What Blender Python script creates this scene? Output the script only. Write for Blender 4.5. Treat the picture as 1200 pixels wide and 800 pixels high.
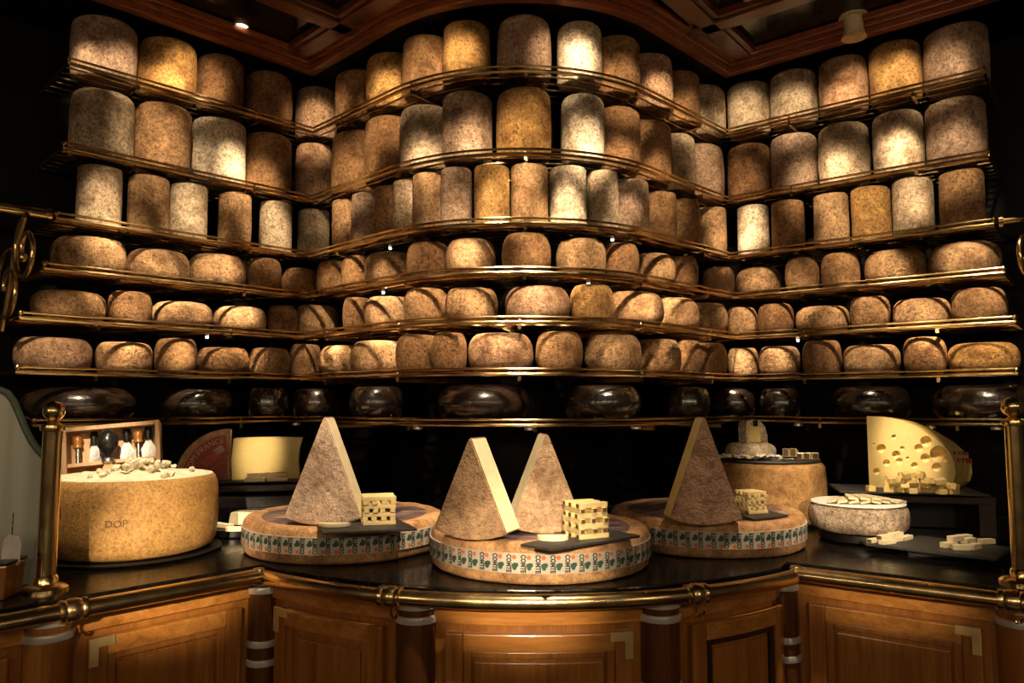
import bpy, bmesh, math, random
from mathutils import Vector, Matrix, noise as mnoise

random.seed(7)
SC = bpy.context.scene
COL = SC.collection
for o in list(bpy.data.objects):
    bpy.data.objects.remove(o)

# ------------------------------------------------------------ camera
FPX, HOR, CAMZ = 880.0, 472.0, 1.34
TH = math.atan((HOR - 400.0) / FPX)
cd = bpy.data.cameras.new('camera')
cam = bpy.data.objects.new('camera', cd)
COL.objects.link(cam)
cd.sensor_width = 36.0
cd.lens = 36.0 * FPX / 1200.0
cd.clip_start = 0.05
cam.location = (0, 0, CAMZ)
cam.rotation_euler = (math.pi / 2 + TH, 0, 0)
SC.camera = cam

# ------------------------------------------------------------ world and exposure
SC.view_settings.view_transform = 'Standard'
SC.view_settings.look = 'None'
SC.view_settings.exposure = 0.82
SC.view_settings.gamma = 1.0
SC.view_settings.use_curve_mapping = False
world = bpy.data.worlds.new('dim_room')
SC.world = world
world.use_nodes = True
bg = world.node_tree.nodes['Background']
bg.inputs[0].default_value = (1.0, 0.70, 0.42, 1)
bg.inputs[1].default_value = 0.010
SC.cycles.sample_clamp_indirect = 3.0
SC.cycles.caustics_reflective = False
SC.cycles.caustics_refractive = False
SC.cycles.max_bounces = 6

# ------------------------------------------------------------ ceiling spotlights and added cabinet spots (position, aim, power, cone deg)
LAMP_Z = 2.84
WARM = (1.0, 0.77, 0.50)
SPOTS = [
    # top two rows: lamp plan, aim, watts, cone
    ((-1.02, 1.95), (-1.47, 2.82, 2.60), 65, 14.3),
    ((-0.70, 1.95), (-1.30, 2.98, 2.66), 106, 14.3),
    ((-0.95, 1.75), (-1.38, 2.90, 2.32), 77, 19.0),
    ((-0.62, 2.20), (-1.13, 3.15, 2.28), 106, 15.2),
    ((-0.55, 2.05), (-0.90, 3.35, 2.60), 89, 14.3),
    ((-0.75, 1.90), (-0.72, 3.10, 2.32), 82, 17.2),
    ((-0.50, 1.65), (-0.52, 2.90, 2.56), 65, 13.3),
    ((-0.15, 1.45), (-0.30, 2.72, 2.66), 89, 13.3),
    ((-0.30, 1.50), (-0.33, 2.76, 2.28), 106, 13.3),
    ((-0.05, 1.35), (-0.10, 2.70, 2.33), 89, 11.3),
    ((0.15, 1.35), (0.04, 2.70, 2.34), 65, 13.3),
    ((0.30, 1.40), (0.20, 2.70, 2.64), 122, 12.4),
    ((0.40, 1.45), (0.27, 2.72, 2.32), 155, 12.4),
    ((0.55, 1.60), (0.45, 2.85, 2.58), 73, 13.3),
    ((0.65, 1.75), (0.60, 2.95, 2.26), 89, 13.3),
    ((0.75, 1.95), (0.80, 3.15, 2.58), 65, 14.3),
    ((0.60, 1.95), (0.98, 3.35, 2.28), 82, 15.2),
    ((0.75, 2.10), (1.05, 3.32, 2.64), 98, 13.3),
    ((0.90, 1.95), (1.22, 3.15, 2.60), 89, 14.3),
    ((0.70, 2.00), (1.30, 3.08, 2.28), 98, 15.2),
    ((1.00, 1.80), (1.45, 2.98, 2.64), 122, 12.4),
    ((0.95, 1.75), (1.50, 2.92, 2.30), 89, 14.3),
    ((1.20, 1.75), (1.65, 2.82, 2.62), 65, 14.3),
    ((1.15, 1.70), (1.68, 2.80, 2.28), 65, 14.3),
    # third row and the tommes
    ((-0.95, 1.95), (-1.52, 2.76, 2.02), 95, 13.0),
    ((-0.75, 2.10), (-1.28, 2.98, 2.05), 106, 13.0),
    ((-0.58, 2.25), (-1.05, 3.22, 2.05), 95, 13.0),
    ((-1.08, 2.25), (-1.45, 2.82, 1.75), 145, 18.1),
    ((-0.86, 2.49), (-1.20, 3.05, 1.70), 134, 18.1),
    ((-0.78, 2.39), (-0.75, 3.12, 1.80), 124, 18.1),
    ((-0.52, 2.17), (-0.48, 2.86, 1.80), 124, 16.6),
    ((-0.22, 1.55), (-0.22, 2.72, 2.04), 119, 11.5),
    ((-0.17, 1.96), (-0.16, 2.70, 1.72), 145, 16.6),
    ((0.06, 1.45), (0.06, 2.66, 2.05), 106, 10.1),
    ((0.16, 1.92), (0.14, 2.68, 1.75), 145, 16.6),
    ((0.28, 1.45), (0.20, 2.68, 2.04), 178, 8.6),
    ((0.45, 2.06), (0.44, 2.82, 1.80), 134, 16.6),
    ((0.68, 2.29), (0.66, 3.00, 1.85), 124, 16.6),
    ((0.62, 2.10), (1.00, 3.34, 2.03), 131, 10.1),
    ((0.86, 2.53), (1.08, 3.22, 1.75), 134, 18.1),
    ((0.95, 1.90), (1.38, 3.00, 2.04), 106, 14.4),
    ((1.10, 2.30), (1.42, 2.96, 1.72), 145, 18.1),
    ((1.36, 2.13), (1.70, 2.76, 1.72), 134, 18.1),
    ((-1.11, 1.02), (-1.36, 1.88, 1.10), 26, 14.7),
    ((-1.05, 1.50), (-1.58, 2.56, 1.50), 103, 15),
    ((-0.60, 1.60), (-0.45, 2.80, 1.50), 82, 16),
    ((0.05, 1.30), (0.00, 2.60, 1.50), 95, 16),
    ((0.50, 1.50), (0.45, 2.75, 1.50), 82, 16),
    ((1.25, 1.45), (1.72, 2.62, 1.50), 86, 14),
    ((-0.55, 1.50), (-0.93, 2.52, 0.96), 112, 5),
    # narrow accents
    ((-0.91, 1.90), (-1.36, 2.91, 2.62), 91, 8.6),
    ((0.10, 1.63), (-0.18, 2.73, 2.68), 91, 8.5),
    ((-0.02, 1.63), (0.26, 2.73, 2.66), 142, 8.5),
    ((1.08, 1.82), (1.57, 2.91, 2.68), 113, 8.1),
    ((0.90, 2.00), (1.38, 3.06, 2.62), 111, 8.3),
    ((-0.23, 1.86), (-0.50, 2.92, 2.66), 96, 8.7),
    ((0.31, 1.76), (0.61, 2.95, 2.64), 165, 7.9),
    ((-0.68, 2.00), (-1.17, 3.09, 2.35), 128, 7.5),
    ((-0.63, 1.73), (-0.36, 2.82, 2.30), 162, 7.8),
    ((-0.44, 1.55), (-0.14, 2.72, 2.33), 122, 7.4),
    ((-0.01, 1.60), (0.27, 2.73, 2.31), 152, 7.6),
    ((0.90, 2.06), (1.35, 3.07, 2.32), 134, 8.0),
    ((1.10, 1.93), (1.55, 2.92, 2.36), 161, 8.2),
    ((0.11, 1.62), (0.41, 2.79, 2.34), 140, 7.4),
    ((-1.09, 1.59), (-1.59, 2.70, 2.61), 147, 7.9),
    ((0.04, 2.06), (0.20, 2.72, 2.08), 136, 7.9),
    ((-0.22, 2.12), (-0.07, 2.71, 2.07), 122, 8.1),
    ((0.62, 2.29), (1.07, 3.29, 2.13), 140, 7.5),
    ((0.73, 1.66), (0.44, 2.82, 2.11), 135, 6.9),
    ((1.09, 1.82), (1.57, 2.89, 2.11), 153, 7.1),
    ((0.31, 1.57), (0.03, 2.69, 2.17), 150, 7.3),
    ((-0.00, 2.05), (-0.17, 2.73, 1.88), 176, 6.7),
    ((0.09, 2.17), (0.23, 2.72, 1.88), 144, 7.2),
    ((0.47, 2.34), (0.61, 2.92, 1.86), 154, 7.0),
    ((-1.04, 2.29), (-1.30, 2.86, 1.84), 224, 6.8),
    ((-0.91, 2.51), (-1.14, 3.02, 1.86), 126, 7.1),
    ((-0.47, 2.19), (-0.33, 2.75, 1.84), 185, 7.0),
    ((1.25, 2.34), (1.48, 2.87, 1.87), 152, 7.1),
    ((0.99, 2.56), (1.22, 3.08, 1.88), 160, 7.2),
    ((-0.67, 2.39), (-0.54, 2.92, 1.87), 198, 7.2),
    ((-0.68, 2.23), (-0.51, 2.90, 1.69), 297, 6.0),
    ((0.01, 2.13), (-0.12, 2.66, 1.69), 269, 6.3),
    ((0.66, 2.17), (0.50, 2.82, 1.67), 298, 5.9),
    ((1.30, 2.21), (1.56, 2.80, 1.67), 277, 6.0),
    ((-0.85, 2.53), (-1.09, 3.07, 1.69), 181, 6.2),
    ((-1.16, 2.18), (-1.41, 2.74, 1.66), 185, 6.0),
    ((-0.07, 2.05), (0.08, 2.64, 1.67), 205, 6.1),
    ((-1.18, 2.24), (-1.40, 2.74, 1.51), 202, 5.6),
    ((-1.03, 2.37), (-1.26, 2.88, 1.53), 312, 5.6),
    ((0.75, 2.71), (0.99, 3.26, 1.50), 251, 5.4),
    ((-0.16, 2.10), (-0.03, 2.64, 1.50), 264, 5.5),
    ((0.48, 2.14), (0.34, 2.70, 1.52), 203, 5.6),
    ((0.44, 2.34), (0.57, 2.89, 1.52), 218, 5.6),
    ((0.89, 2.66), (1.11, 3.16, 1.51), 271, 5.6),
    ((-0.53, 2.62), (-0.77, 3.15, 1.51), 355, 5.5),
    # counter
    ((-0.85, 1.65), (-1.14, 2.28, 1.12), 130, 24),
    ((-0.30, 1.45), (-0.50, 2.30, 1.12), 150, 24),
    ((0.30, 1.20), (0.00, 2.02, 1.06), 150, 24),
    ((0.75, 1.60), (1.10, 2.42, 1.02), 120, 24),
    ((0.80, 1.50), (0.72, 2.20, 0.95), 90, 20),
    ((0.95, 1.60), (1.385, 2.66, 1.15), 240, 7),
    ((-0.60, 1.70), (-0.945, 2.83, 1.165), 280, 5.5),
    ((-0.60, 0.20), (-1.36, 2.56, 1.16), 380, 6.5),
    ((0.70, 1.20), (0.98, 2.72, 1.14), 110, 9),
    # cabinets: added spots below the ceiling, behind the camera, to brighten the fronts
    ((-0.50, -1.00, 1.80), (-0.88, 1.85, 0.98), 500, 9.5),
    ((0.05, -1.10, 1.80), (0.03, 1.80, 0.97), 400, 9.5),
    ((0.55, -1.00, 1.80), (0.98, 1.98, 0.98), 240, 9.5),
]
def spot_light(name, loc, aim, power, cone, blend=0.9, color=WARM, radius=0.03, parent=None):
    l = bpy.data.lights.new(name, 'SPOT')
    l.energy = power
    l.color = color
    l.spot_size = math.radians(cone)
    l.spot_blend = blend
    l.shadow_soft_size = radius
    o = bpy.data.objects.new(name, l)
    COL.objects.link(o)
    o.location = loc
    d = Vector(aim) - Vector(loc)
    o.rotation_euler = d.to_track_quat('-Z', 'Y').to_euler()
    return o
# added front fill: bare point lights behind and beside the camera, no real lamps
for px, py, pz, pw in ((-2.3, -0.9, 1.9, 11), (-1.1, -1.6, 2.0, 13), (0.1, -1.3, 2.0, 13), (1.2, -1.6, 2.0, 13), (2.4, -0.9, 1.9, 10)):
    l = bpy.data.lights.new('front_fill', 'POINT'); l.energy = pw; l.color = (1.0, 0.72, 0.44); l.shadow_soft_size = 0.14
    o = bpy.data.objects.new('front_fill', l); COL.objects.link(o); o.location = (px, py, pz)
for pos, aim, pw, cone in SPOTS:
    spot_light('ceiling_or_added_spot', pos if len(pos) == 3 else pos + (LAMP_Z,), aim, pw, cone)

# ------------------------------------------------------------ picture <-> place helpers
CT, ST = math.cos(TH), math.sin(TH)
def ray(u, v):
    x = (u - 600.0) / FPX
    z = (400.0 - v) / FPX
    return Vector((x, CT - ST * z, ST + CT * z))
def at_y(u, v, y):
    d = ray(u, v); k = y / d.y
    return Vector((d.x * k, y, CAMZ + d.z * k))
def at_z(u, v, z):
    d = ray(u, v); k = (z - CAMZ) / d.z
    return Vector((d.x * k, d.y * k, z))
def proj(p):
    x, y, z = p[0], p[1], p[2] - CAMZ
    zc = CT * y + ST * z
    yc = -ST * y + CT * z
    return (600 + FPX * x / zc, 400 - FPX * yc / zc, zc)

# ------------------------------------------------------------ tagging helpers
def tag(o, label=None, cat=None, group=None, kind=None):
    if label: o['label'] = label
    if cat: o['category'] = cat
    if group: o['group'] = group
    if kind: o['kind'] = kind
    return o
def empty(name, loc=(0, 0, 0), rz=0.0, label=None, cat=None, group=None, kind=None):
    o = bpy.data.objects.new(name, None)
    o.empty_display_size = 0.05
    COL.objects.link(o)
    o.location = loc
    o.rotation_euler = (0, 0, rz)
    return tag(o, label, cat, group, kind)
def link_mesh(name, me, parent=None, loc=None, rot=None):
    o = bpy.data.objects.new(name, me)
    COL.objects.link(o)
    if parent: o.parent = parent
    if loc is not None: o.location = loc
    if rot is not None: o.rotation_euler = rot
    return o
ORD = ['', 'first', 'second', 'third', 'fourth', 'fifth', 'sixth', 'seventh', 'eighth', 'ninth', 'tenth', 'eleventh', 'twelfth', 'thirteenth', 'fourteenth']

# ------------------------------------------------------------ mesh builder
class MB:
    def __init__(self):
        self.v = []; self.f = []; self.m = []
    def add(self, verts, faces, mi=0):
        b = len(self.v)
        self.v += [tuple(p) for p in verts]
        self.f += [tuple(i + b for i in f) for f in faces]
        self.m += [mi] * len(faces)
        return self
    def box(self, c, s, mat=None, mi=0):
        hx, hy, hz = s[0] / 2, s[1] / 2, s[2] / 2
        vs = [Vector((c[0] + a * hx, c[1] + b * hy, c[2] + d * hz)) for d in (-1, 1) for b in (-1, 1) for a in (-1, 1)]
        if mat: vs = [mat @ p for p in vs]
        return self.add(vs, [(0, 2, 3, 1), (4, 5, 7, 6), (0, 1, 5, 4), (2, 6, 7, 3), (0, 4, 6, 2), (1, 3, 7, 5)], mi)
    def lathe(self, prof, n=32, c=(0, 0, 0), mi=0, a0=0.0, a1=None):
        """prof: list of (r,z); closed all round unless a1 given"""
        full = a1 is None
        A = [a0 + (2 * math.pi if full else a1 - a0) * i / n for i in range(n if full else n + 1)]
        vs = []; fs = []
        for a in A:
            for r, z in prof:
                vs.append((c[0] + r * math.cos(a), c[1] + r * math.sin(a), c[2] + z))
        k = len(prof); N = len(A)
        for i in range(n):
            j = (i + 1) % N
            for q in range(k - 1):
                fs.append((i * k + q, j * k + q, j * k + q + 1, i * k + q + 1))
        return self.add(vs, fs, mi)
    def tube(self, pts, r, n=8, closed=False, mi=0, cap=True, r1=None):
        pts = [Vector(p) for p in pts]
        N = len(pts)
        vs = []; fs = []
        up0 = Vector((0, 0, 1))
        prev = None
        for i, p in enumerate(pts):
            if closed:
                t = (pts[(i + 1) % N] - pts[i - 1])
            else:
                a = pts[max(i - 1, 0)]; b = pts[min(i + 1, N - 1)]
                t = b - a
            t = t.normalized() if t.length > 1e-9 else Vector((1, 0, 0))
            if prev is None:
                u = up0 if abs(t.dot(up0)) < 0.95 else Vector((1, 0, 0))
            else:
                u = prev
            u = (u - t * u.dot(t)).normalized()
            prev = u
            w = t.cross(u)
            rr = r if r1 is None else r + (r1 - r) * i / max(N - 1, 1)
            k = 1.0
            if 0 < i < N - 1 and not closed:
                d1 = (pts[i] - pts[i - 1]).normalized(); d2 = (pts[i + 1] - pts[i]).normalized()
                ch = max(0.5, math.sqrt(max(0.0, (1 + d1.dot(d2)) / 2)))
                k = 1.0 / ch
            for q in range(n):
                a = 2 * math.pi * q / n
                vs.append(p + u * (rr * math.cos(a)) + w * (rr * math.sin(a) * k))
        M = N if closed else N - 1
        for i in range(M):
            j = (i + 1) % N
            for q in range(n):
                q2 = (q + 1) % n
                fs.append((i * n + q, i * n + q2, j * n + q2, j * n + q))
        if cap and not closed:
            fs.append(tuple(range(n - 1, -1, -1)))
            fs.append(tuple((N - 1) * n + q for q in range(n)))
        return self.add(vs, fs, mi)
    def prism(self, poly, z0, z1, mi=0):
        n = len(poly)
        vs = [(p[0], p[1], z0) for p in poly] + [(p[0], p[1], z1) for p in poly]
        fs = [tuple(range(n - 1, -1, -1)), tuple(range(n, 2 * n))]
        fs += [(i, (i + 1) % n, n + (i + 1) % n, n + i) for i in range(n)]
        return self.add(vs, fs, mi)
    def mesh(self, name, mats, smooth=False, bevel=0.0, ang=40, fix=True):
        me = bpy.data.meshes.new(name)
        me.from_pydata(self.v, [], self.f)
        for m in (mats if isinstance(mats, (list, tuple)) else [mats]):
            me.materials.append(m)
        if any(self.m):
            me.polygons.foreach_set('material_index', self.m)
        bm = bmesh.new(); bm.from_mesh(me)
        if bevel > 0:
            es = [e for e in bm.edges if len(e.link_faces) == 2 and e.calc_face_angle(0) > math.radians(35)]
            bmesh.ops.bevel(bm, geom=es, offset=bevel, segments=2, affect='EDGES', profile=0.6)
        big = [f for f in bm.faces if len(f.verts) > 4]
        if big: bmesh.ops.triangulate(bm, faces=big)
        if fix: bmesh.ops.recalc_face_normals(bm, faces=bm.faces)
        if smooth:
            for f in bm.faces: f.smooth = True
            for e in bm.edges:
                if len(e.link_faces) == 2 and e.calc_face_angle(0) > math.radians(ang): e.smooth = False
        bm.to_mesh(me); bm.free()
        return me
    def build(self, name, mats, parent=None, smooth=False, bevel=0.0, loc=None, rot=None, **k):
        return link_mesh(name, self.mesh(name, mats, smooth, bevel, **k), parent, loc, rot)

# ------------------------------------------------------------ materials
def nt(name):
    m = bpy.data.materials.new(name); m.use_nodes = True
    t = m.node_tree
    return m, t, t.nodes, t.links, t.nodes['Principled BSDF']
def lk(L, a, b): L.new(a, b)
def node(N, typ, **k):
    n = N.new(typ)
    for a, v in k.items():
        if a in n.inputs: n.inputs[a].default_value = v
        else: setattr(n, a, v)
    return n
def noise_node(N, L, coord, scale, detail=4.0, rough=0.6, dist=0.0):
    n = N.new('ShaderNodeTexNoise')
    n.inputs['Scale'].default_value = scale; n.inputs['Detail'].default_value = detail
    n.inputs['Roughness'].default_value = rough; n.inputs['Distortion'].default_value = dist
    L.new(coord, n.inputs['Vector'])
    return n
def ramp(N, L, fac, stops):
    r = N.new('ShaderNodeValToRGB')
    el = r.color_ramp.elements
    el[0].position, el[0].color = stops[0][0], stops[0][1] + (1,) if len(stops[0][1]) == 3 else stops[0][1]
    el[1].position, el[1].color = stops[-1][0], stops[-1][1] + (1,)
    for p, c in stops[1:-1]:
        e = el.new(p); e.color = c + (1,)
    L.new(fac, r.inputs[0])
    return r
def mixc(N, L, fac, a, b, mode='MIX'):
    m = N.new('ShaderNodeMix'); m.data_type = 'RGBA'; m.blend_type = mode
    for s, val in ((m.inputs[0], fac), (m.inputs[6], a), (m.inputs[7], b)):
        if hasattr(val, 'is_linked') or hasattr(val, 'links'): L.new(val, s)
        else: s.default_value = val if not isinstance(val, tuple) else (val + (1,) if len(val) == 3 else val)
    return m.outputs[2]
def bump(N, L, P, h, strength, dist):
    b = N.new('ShaderNodeBump'); b.inputs['Strength'].default_value = strength; b.inputs['Distance'].default_value = dist
    L.new(h, b.inputs['Height']); L.new(b.outputs[0], P.inputs['Normal'])
    return b
def flat(name, c, rough=0.5, metal=0.0, spec=0.5):
    m, t, N, L, P = nt(name)
    co = N.new('ShaderNodeTexCoord').outputs['Object']
    n = noise_node(N, L, co, 30, 3)
    r = ramp(N, L, n.outputs[0], [(0.3, tuple(x * 0.82 for x in c)), (0.7, tuple(min(1, x * 1.1) for x in c))])
    L.new(r.outputs[0], P.inputs['Base Color'])
    P.inputs['Roughness'].default_value = rough; P.inputs['Metallic'].default_value = metal
    P.inputs['Specular IOR Level'].default_value = spec
    return m

def rind(name, scale=1.0, blotch=1.0, rough=0.75, bumpk=1.0, pits=True, fine=1.0, fleck=0.85):
    """mottled natural cheese rind, tinted per cheese by its object colour"""
    m, t, N, L, P = nt(name)
    tc = N.new('ShaderNodeTexCoord'); oi = N.new('ShaderNodeObjectInfo')
    off = N.new('ShaderNodeVectorMath'); off.operation = 'MULTIPLY_ADD'
    L.new(oi.outputs['Random'], off.inputs[0]); off.inputs[1].default_value = (37.0, 53.0, 71.0)
    L.new(tc.outputs['Object'], off.inputs[2])
    co = off.outputs[0]
    big = noise_node(N, L, co, 11 * scale, 4, 0.6, 0.4)
    mid = noise_node(N, L, co, 75 * scale, 5, 0.7)
    fin = noise_node(N, L, co, 230 * scale, 3, 0.7)
    base = oi.outputs['Color']
    r1 = ramp(N, L, big.outputs[0], [(0.32, (0.40, 0.29, 0.18)), (0.50, (0.95, 0.90, 0.84)), (0.68, (1.45, 1.40, 1.32))])
    r2 = ramp(N, L, mid.outputs[0], [(0.34, (0.30, 0.22, 0.15)), (0.48, (0.94, 0.92, 0.90)), (0.66, (1.55, 1.53, 1.50))])
    r3 = ramp(N, L, fin.outputs[0], [(0.36, (0.35, 0.31, 0.26)), (0.52, (1.0, 1.0, 1.0)), (0.68, (1.5, 1.5, 1.5))])
    c = mixc(N, L, 0.85 * blotch, base, r1.outputs[0], 'MULTIPLY')
    c = mixc(N, L, 0.72 * fine, c, r2.outputs[0], 'MULTIPLY')
    c = mixc(N, L, 0.52 * fine, c, r3.outputs[0], 'MULTIPLY')
    if pits:
        fl_ = noise_node(N, L, co, 130 * scale, 2.0, 0.5, 0.6)
        sm = ramp(N, L, fl_.outputs[0], [(0.60, (0, 0, 0)), (0.66, (fleck, fleck, fleck))])
        c = mixc(N, L, sm.outputs[0], c, mixc(N, L, 0.8, c, (0.05, 0.028, 0.015)))
    L.new(c, P.inputs['Base Color'])
    ad = N.new('ShaderNodeMath'); ad.operation = 'ADD'
    L.new(mid.outputs[0], ad.inputs[0])
    h2 = N.new('ShaderNodeMath'); h2.operation = 'MULTIPLY'; h2.inputs[1].default_value = 0.45
    L.new(fin.outputs[0], h2.inputs[0]); L.new(h2.outputs[0], ad.inputs[1])
    bump(N, L, P, ad.outputs[0], 0.95 * bumpk, 0.010)
    P.inputs['Roughness'].default_value = rough
    P.inputs['Specular IOR Level'].default_value = 0.25
    return m
M = {}
M['rind'] = rind('cheese_rind')
M['rind_wheel'] = rind('wheel_rind', 0.8, 0.8, 0.6, 0.6, False, 0.65)
M['rind_wedge'] = rind('wedge_rind', 0.8, 0.9, 0.65, 0.8, True, 0.6, 0.4)
M['rind_fine'] = rind('parmesan_rind', 1.6, 0.35, 0.42, 0.4, False, 0.8)

def wax():
    m, t, N, L, P = nt('black_wax')
    co = N.new('ShaderNodeTexCoord').outputs['Object']
    n = noise_node(N, L, co, 16, 5, 0.6)
    r = ramp(N, L, n.outputs[0], [(0.3, (0.005, 0.003, 0.002)), (0.7, (0.026, 0.014, 0.009))])
    L.new(r.outputs[0], P.inputs['Base Color'])
    rr = ramp(N, L, n.outputs[0], [(0.35, (0.16,) * 3), (0.7, (0.30,) * 3)])
    L.new(rr.outputs[0], P.inputs['Roughness'])
    n2 = noise_node(N, L, co, 60, 3)
    P.inputs['Coat Weight'].default_value = 1.0; P.inputs['Coat Roughness'].default_value = 0.16; P.inputs['Coat IOR'].default_value = 1.8
    bump(N, L, P, n2.outputs[0], 0.35, 0.006)
    return m
M['wax'] = wax()
def brass(name, c, r0, r1, wob=0.25):
    m, t, N, L, P = nt(name)
    co = N.new('ShaderNodeTexCoord').outputs['Object']
    n = noise_node(N, L, co, 18, 3)
    r = ramp(N, L, n.outputs[0], [(0.3, tuple(x * 0.75 for x in c)), (0.7, c)])
    L.new(r.outputs[0], P.inputs['Base Color'])
    rr = ramp(N, L, n.outputs[0], [(0.3, (r0,) * 3), (0.7, (r1,) * 3)])
    L.new(rr.outputs[0], P.inputs['Roughness'])
    P.inputs['Metallic'].default_value = 1.0
    n2 = noise_node(N, L, co, 45, 2)
    bump(N, L, P, n2.outputs[0], wob, 0.004)
    return m
M['brass_rail'] = brass('shelf_brass', (1.0, 0.72, 0.34), 0.16, 0.24, 0.03)
M['rod'] = brass('shelf_rods', (0.80, 0.60, 0.34), 0.10, 0.16, 0.02)
M['brass_post'] = brass('post_brass', (1.0, 0.72, 0.33), 0.17, 0.24, 0.05)
M['brass_satin'] = brass('satin_brass', (0.85, 0.62, 0.28), 0.38, 0.5, 0.05)
M['brass'] = brass('polished_brass', (1.0, 0.72, 0.33), 0.08, 0.20, 0.10)
M['brass_old'] = brass('worn_brass', (0.95, 0.68, 0.33), 0.20, 0.28, 0.015)
M['chrome'] = brass('chrome', (0.85, 0.84, 0.80), 0.28, 0.36, 0.1)
M['chrome'].node_tree.nodes['Principled BSDF'].inputs['Metallic'].default_value = 0.55
M['brass_satin'].node_tree.nodes['Principled BSDF'].inputs['Metallic'].default_value = 0.55
M['steel'] = brass('steel', (0.55, 0.55, 0.55), 0.2, 0.35, 0.1)

def wood(name, c0, c1, c2, rough=0.3, scale=1.0, axis='Z', coat=0.3):
    m, t, N, L, P = nt(name)
    co = N.new('ShaderNodeTexCoord').outputs['Object']
    mp = N.new('ShaderNodeMapping')
    s = {'Z': (14, 14, 0.9), 'X': (0.9, 14, 14), 'Y': (14, 0.9, 14)}[axis]
    mp.inputs['Scale'].default_value = tuple(a * scale for a in s)
    L.new(co, mp.inputs['Vector'])
    n = noise_node(N, L, mp.outputs[0], 2.2, 6, 0.65, 0.8)
    n2 = noise_node(N, L, mp.outputs[0], 11, 3, 0.6)
    r = ramp(N, L, n.outputs[0], [(0.28, c0), (0.5, c1), (0.74, c2)])
    r2 = ramp(N, L, n2.outputs[0], [(0.3, (0.7, 0.68, 0.65)), (0.65, (1.08, 1.08, 1.08))])
    c = mixc(N, L, 0.6, r.outputs[0], r2.outputs[0], 'MULTIPLY')
    L.new(c, P.inputs['Base Color'])
    P.inputs['Roughness'].default_value = rough
    P.inputs['Coat Weight'].default_value = coat
    P.inputs['Coat Roughness'].default_value = 0.15
    bump(N, L, P, n2.outputs[0], 0.12, 0.003)
    return m
M['oak'] = wood('varnished_cabinet_wood', (0.20, 0.070, 0.013), (0.33, 0.128, 0.026), (0.45, 0.195, 0.046))
M['oak_h_lit'] = wood('varnished_cabinet_wood_flat_lit', (0.28, 0.105, 0.02), (0.46, 0.19, 0.04), (0.60, 0.28, 0.07), axis='X')  # lighter copy of the cabinet wood, light on the frieze painted in
M['colwood'] = wood('dark_column_wood', (0.05, 0.017, 0.006), (0.10, 0.036, 0.011), (0.16, 0.062, 0.02), 0.22)
M['trimwood_lit'] = wood('crown_mahogany_lit', (0.13, 0.032, 0.010), (0.24, 0.062, 0.02), (0.34, 0.10, 0.032), 0.3, axis='X')  # brightened copy of the mahogany, light on the crown put into its colour
M['darkwood'] = wood('dark_stained_wood', (0.012, 0.006, 0.004), (0.03, 0.014, 0.008), (0.06, 0.028, 0.014), 0.4)
M['redwood'] = wood('mahogany_trim', (0.06, 0.014, 0.005), (0.12, 0.030, 0.010), (0.18, 0.05, 0.017), 0.32, axis='X')
M['pine'] = wood('pale_box_wood', (0.42, 0.24, 0.11), (0.55, 0.33, 0.16), (0.65, 0.42, 0.22), 0.55, axis='Z', coat=0.0)

def countertop():
    m, t, N, L, P = nt('black_stone_counter')
    co = N.new('ShaderNodeTexCoord').outputs['Object']
    n = noise_node(N, L, co, 40, 5)
    r = ramp(N, L, n.outputs[0], [(0.35, (0.003, 0.003, 0.002)), (0.75, (0.012, 0.009, 0.007))])
    L.new(r.outputs[0], P.inputs['Base Color'])
    rr = ramp(N, L, n.outputs[0], [(0.3, (0.10,) * 3), (0.75, (0.30,) * 3)])
    L.new(rr.outputs[0], P.inputs['Roughness'])
    P.inputs['Specular IOR Level'].default_value = 0.16
    return m
M['counter'] = countertop()
def slate():
    m, t, N, L, P = nt('slate')
    co = N.new('ShaderNodeTexCoord').outputs['Object']
    n = noise_node(N, L, co, 60, 6, 0.7)
    r = ramp(N, L, n.outputs[0], [(0.3, (0.014, 0.014, 0.015)), (0.75, (0.055, 0.053, 0.05))])
    L.new(r.outputs[0], P.inputs['Base Color'])
    P.inputs['Roughness'].default_value = 0.5
    bump(N, L, P, n.outputs[0], 0.5, 0.004)
    return m
M['slate'] = slate()
def paste(name, c, rough=0.5, k=0.16, bs=0.3):
    m, t, N, L, P = nt(name)
    co = N.new('ShaderNodeTexCoord').outputs['Object']
    n = noise_node(N, L, co, 45, 4, 0.6)
    r = ramp(N, L, n.outputs[0], [(0.3, tuple(x * (1 - k) for x in c)), (0.7, tuple(min(1, x * 1.05) for x in c))])
    L.new(r.outputs[0], P.inputs['Base Color'])
    P.inputs['Roughness'].default_value = rough
    P.inputs['Subsurface Weight'].default_value = 0.0
    n2 = noise_node(N, L, co, 140, 4, 0.6)
    bump(N, L, P, n2.outputs[0], bs, 0.004)
    return m
M['cream'] = paste('cream_paste', (0.88, 0.76, 0.50))
M['yellow'] = paste('yellow_paste', (0.66, 0.52, 0.20), 0.45, 0.08, 0.1)
M['emmental'] = paste('emmental_paste', (0.84, 0.64, 0.26), 0.42, 0.08, 0.1)
M['emm_rind'] = paste('emmental_rind', (0.60, 0.42, 0.13), 0.4, 0.2, 0.2)
M['white'] = paste('white_bloom', (0.92, 0.88, 0.80), 0.7, 0.1)
M['crumb'] = paste('parmesan_crumb', (0.92, 0.82, 0.60), 0.7, 0.25, 0.8)
M['black'] = flat('black_lacquer', (0.008, 0.007, 0.006), 0.35)
M['wall'] = flat('black_panelling', (0.004, 0.003, 0.002), 0.5, 0.0, 0.15)
M['ceil'] = flat('dark_ceiling_gloss', (0.012, 0.014, 0.008), 0.10)
M['floor'] = flat('dark_floor', (0.03, 0.02, 0.014), 0.3)
M['paper'] = flat('paper_band', (0.50, 0.45, 0.38), 0.6)
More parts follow.
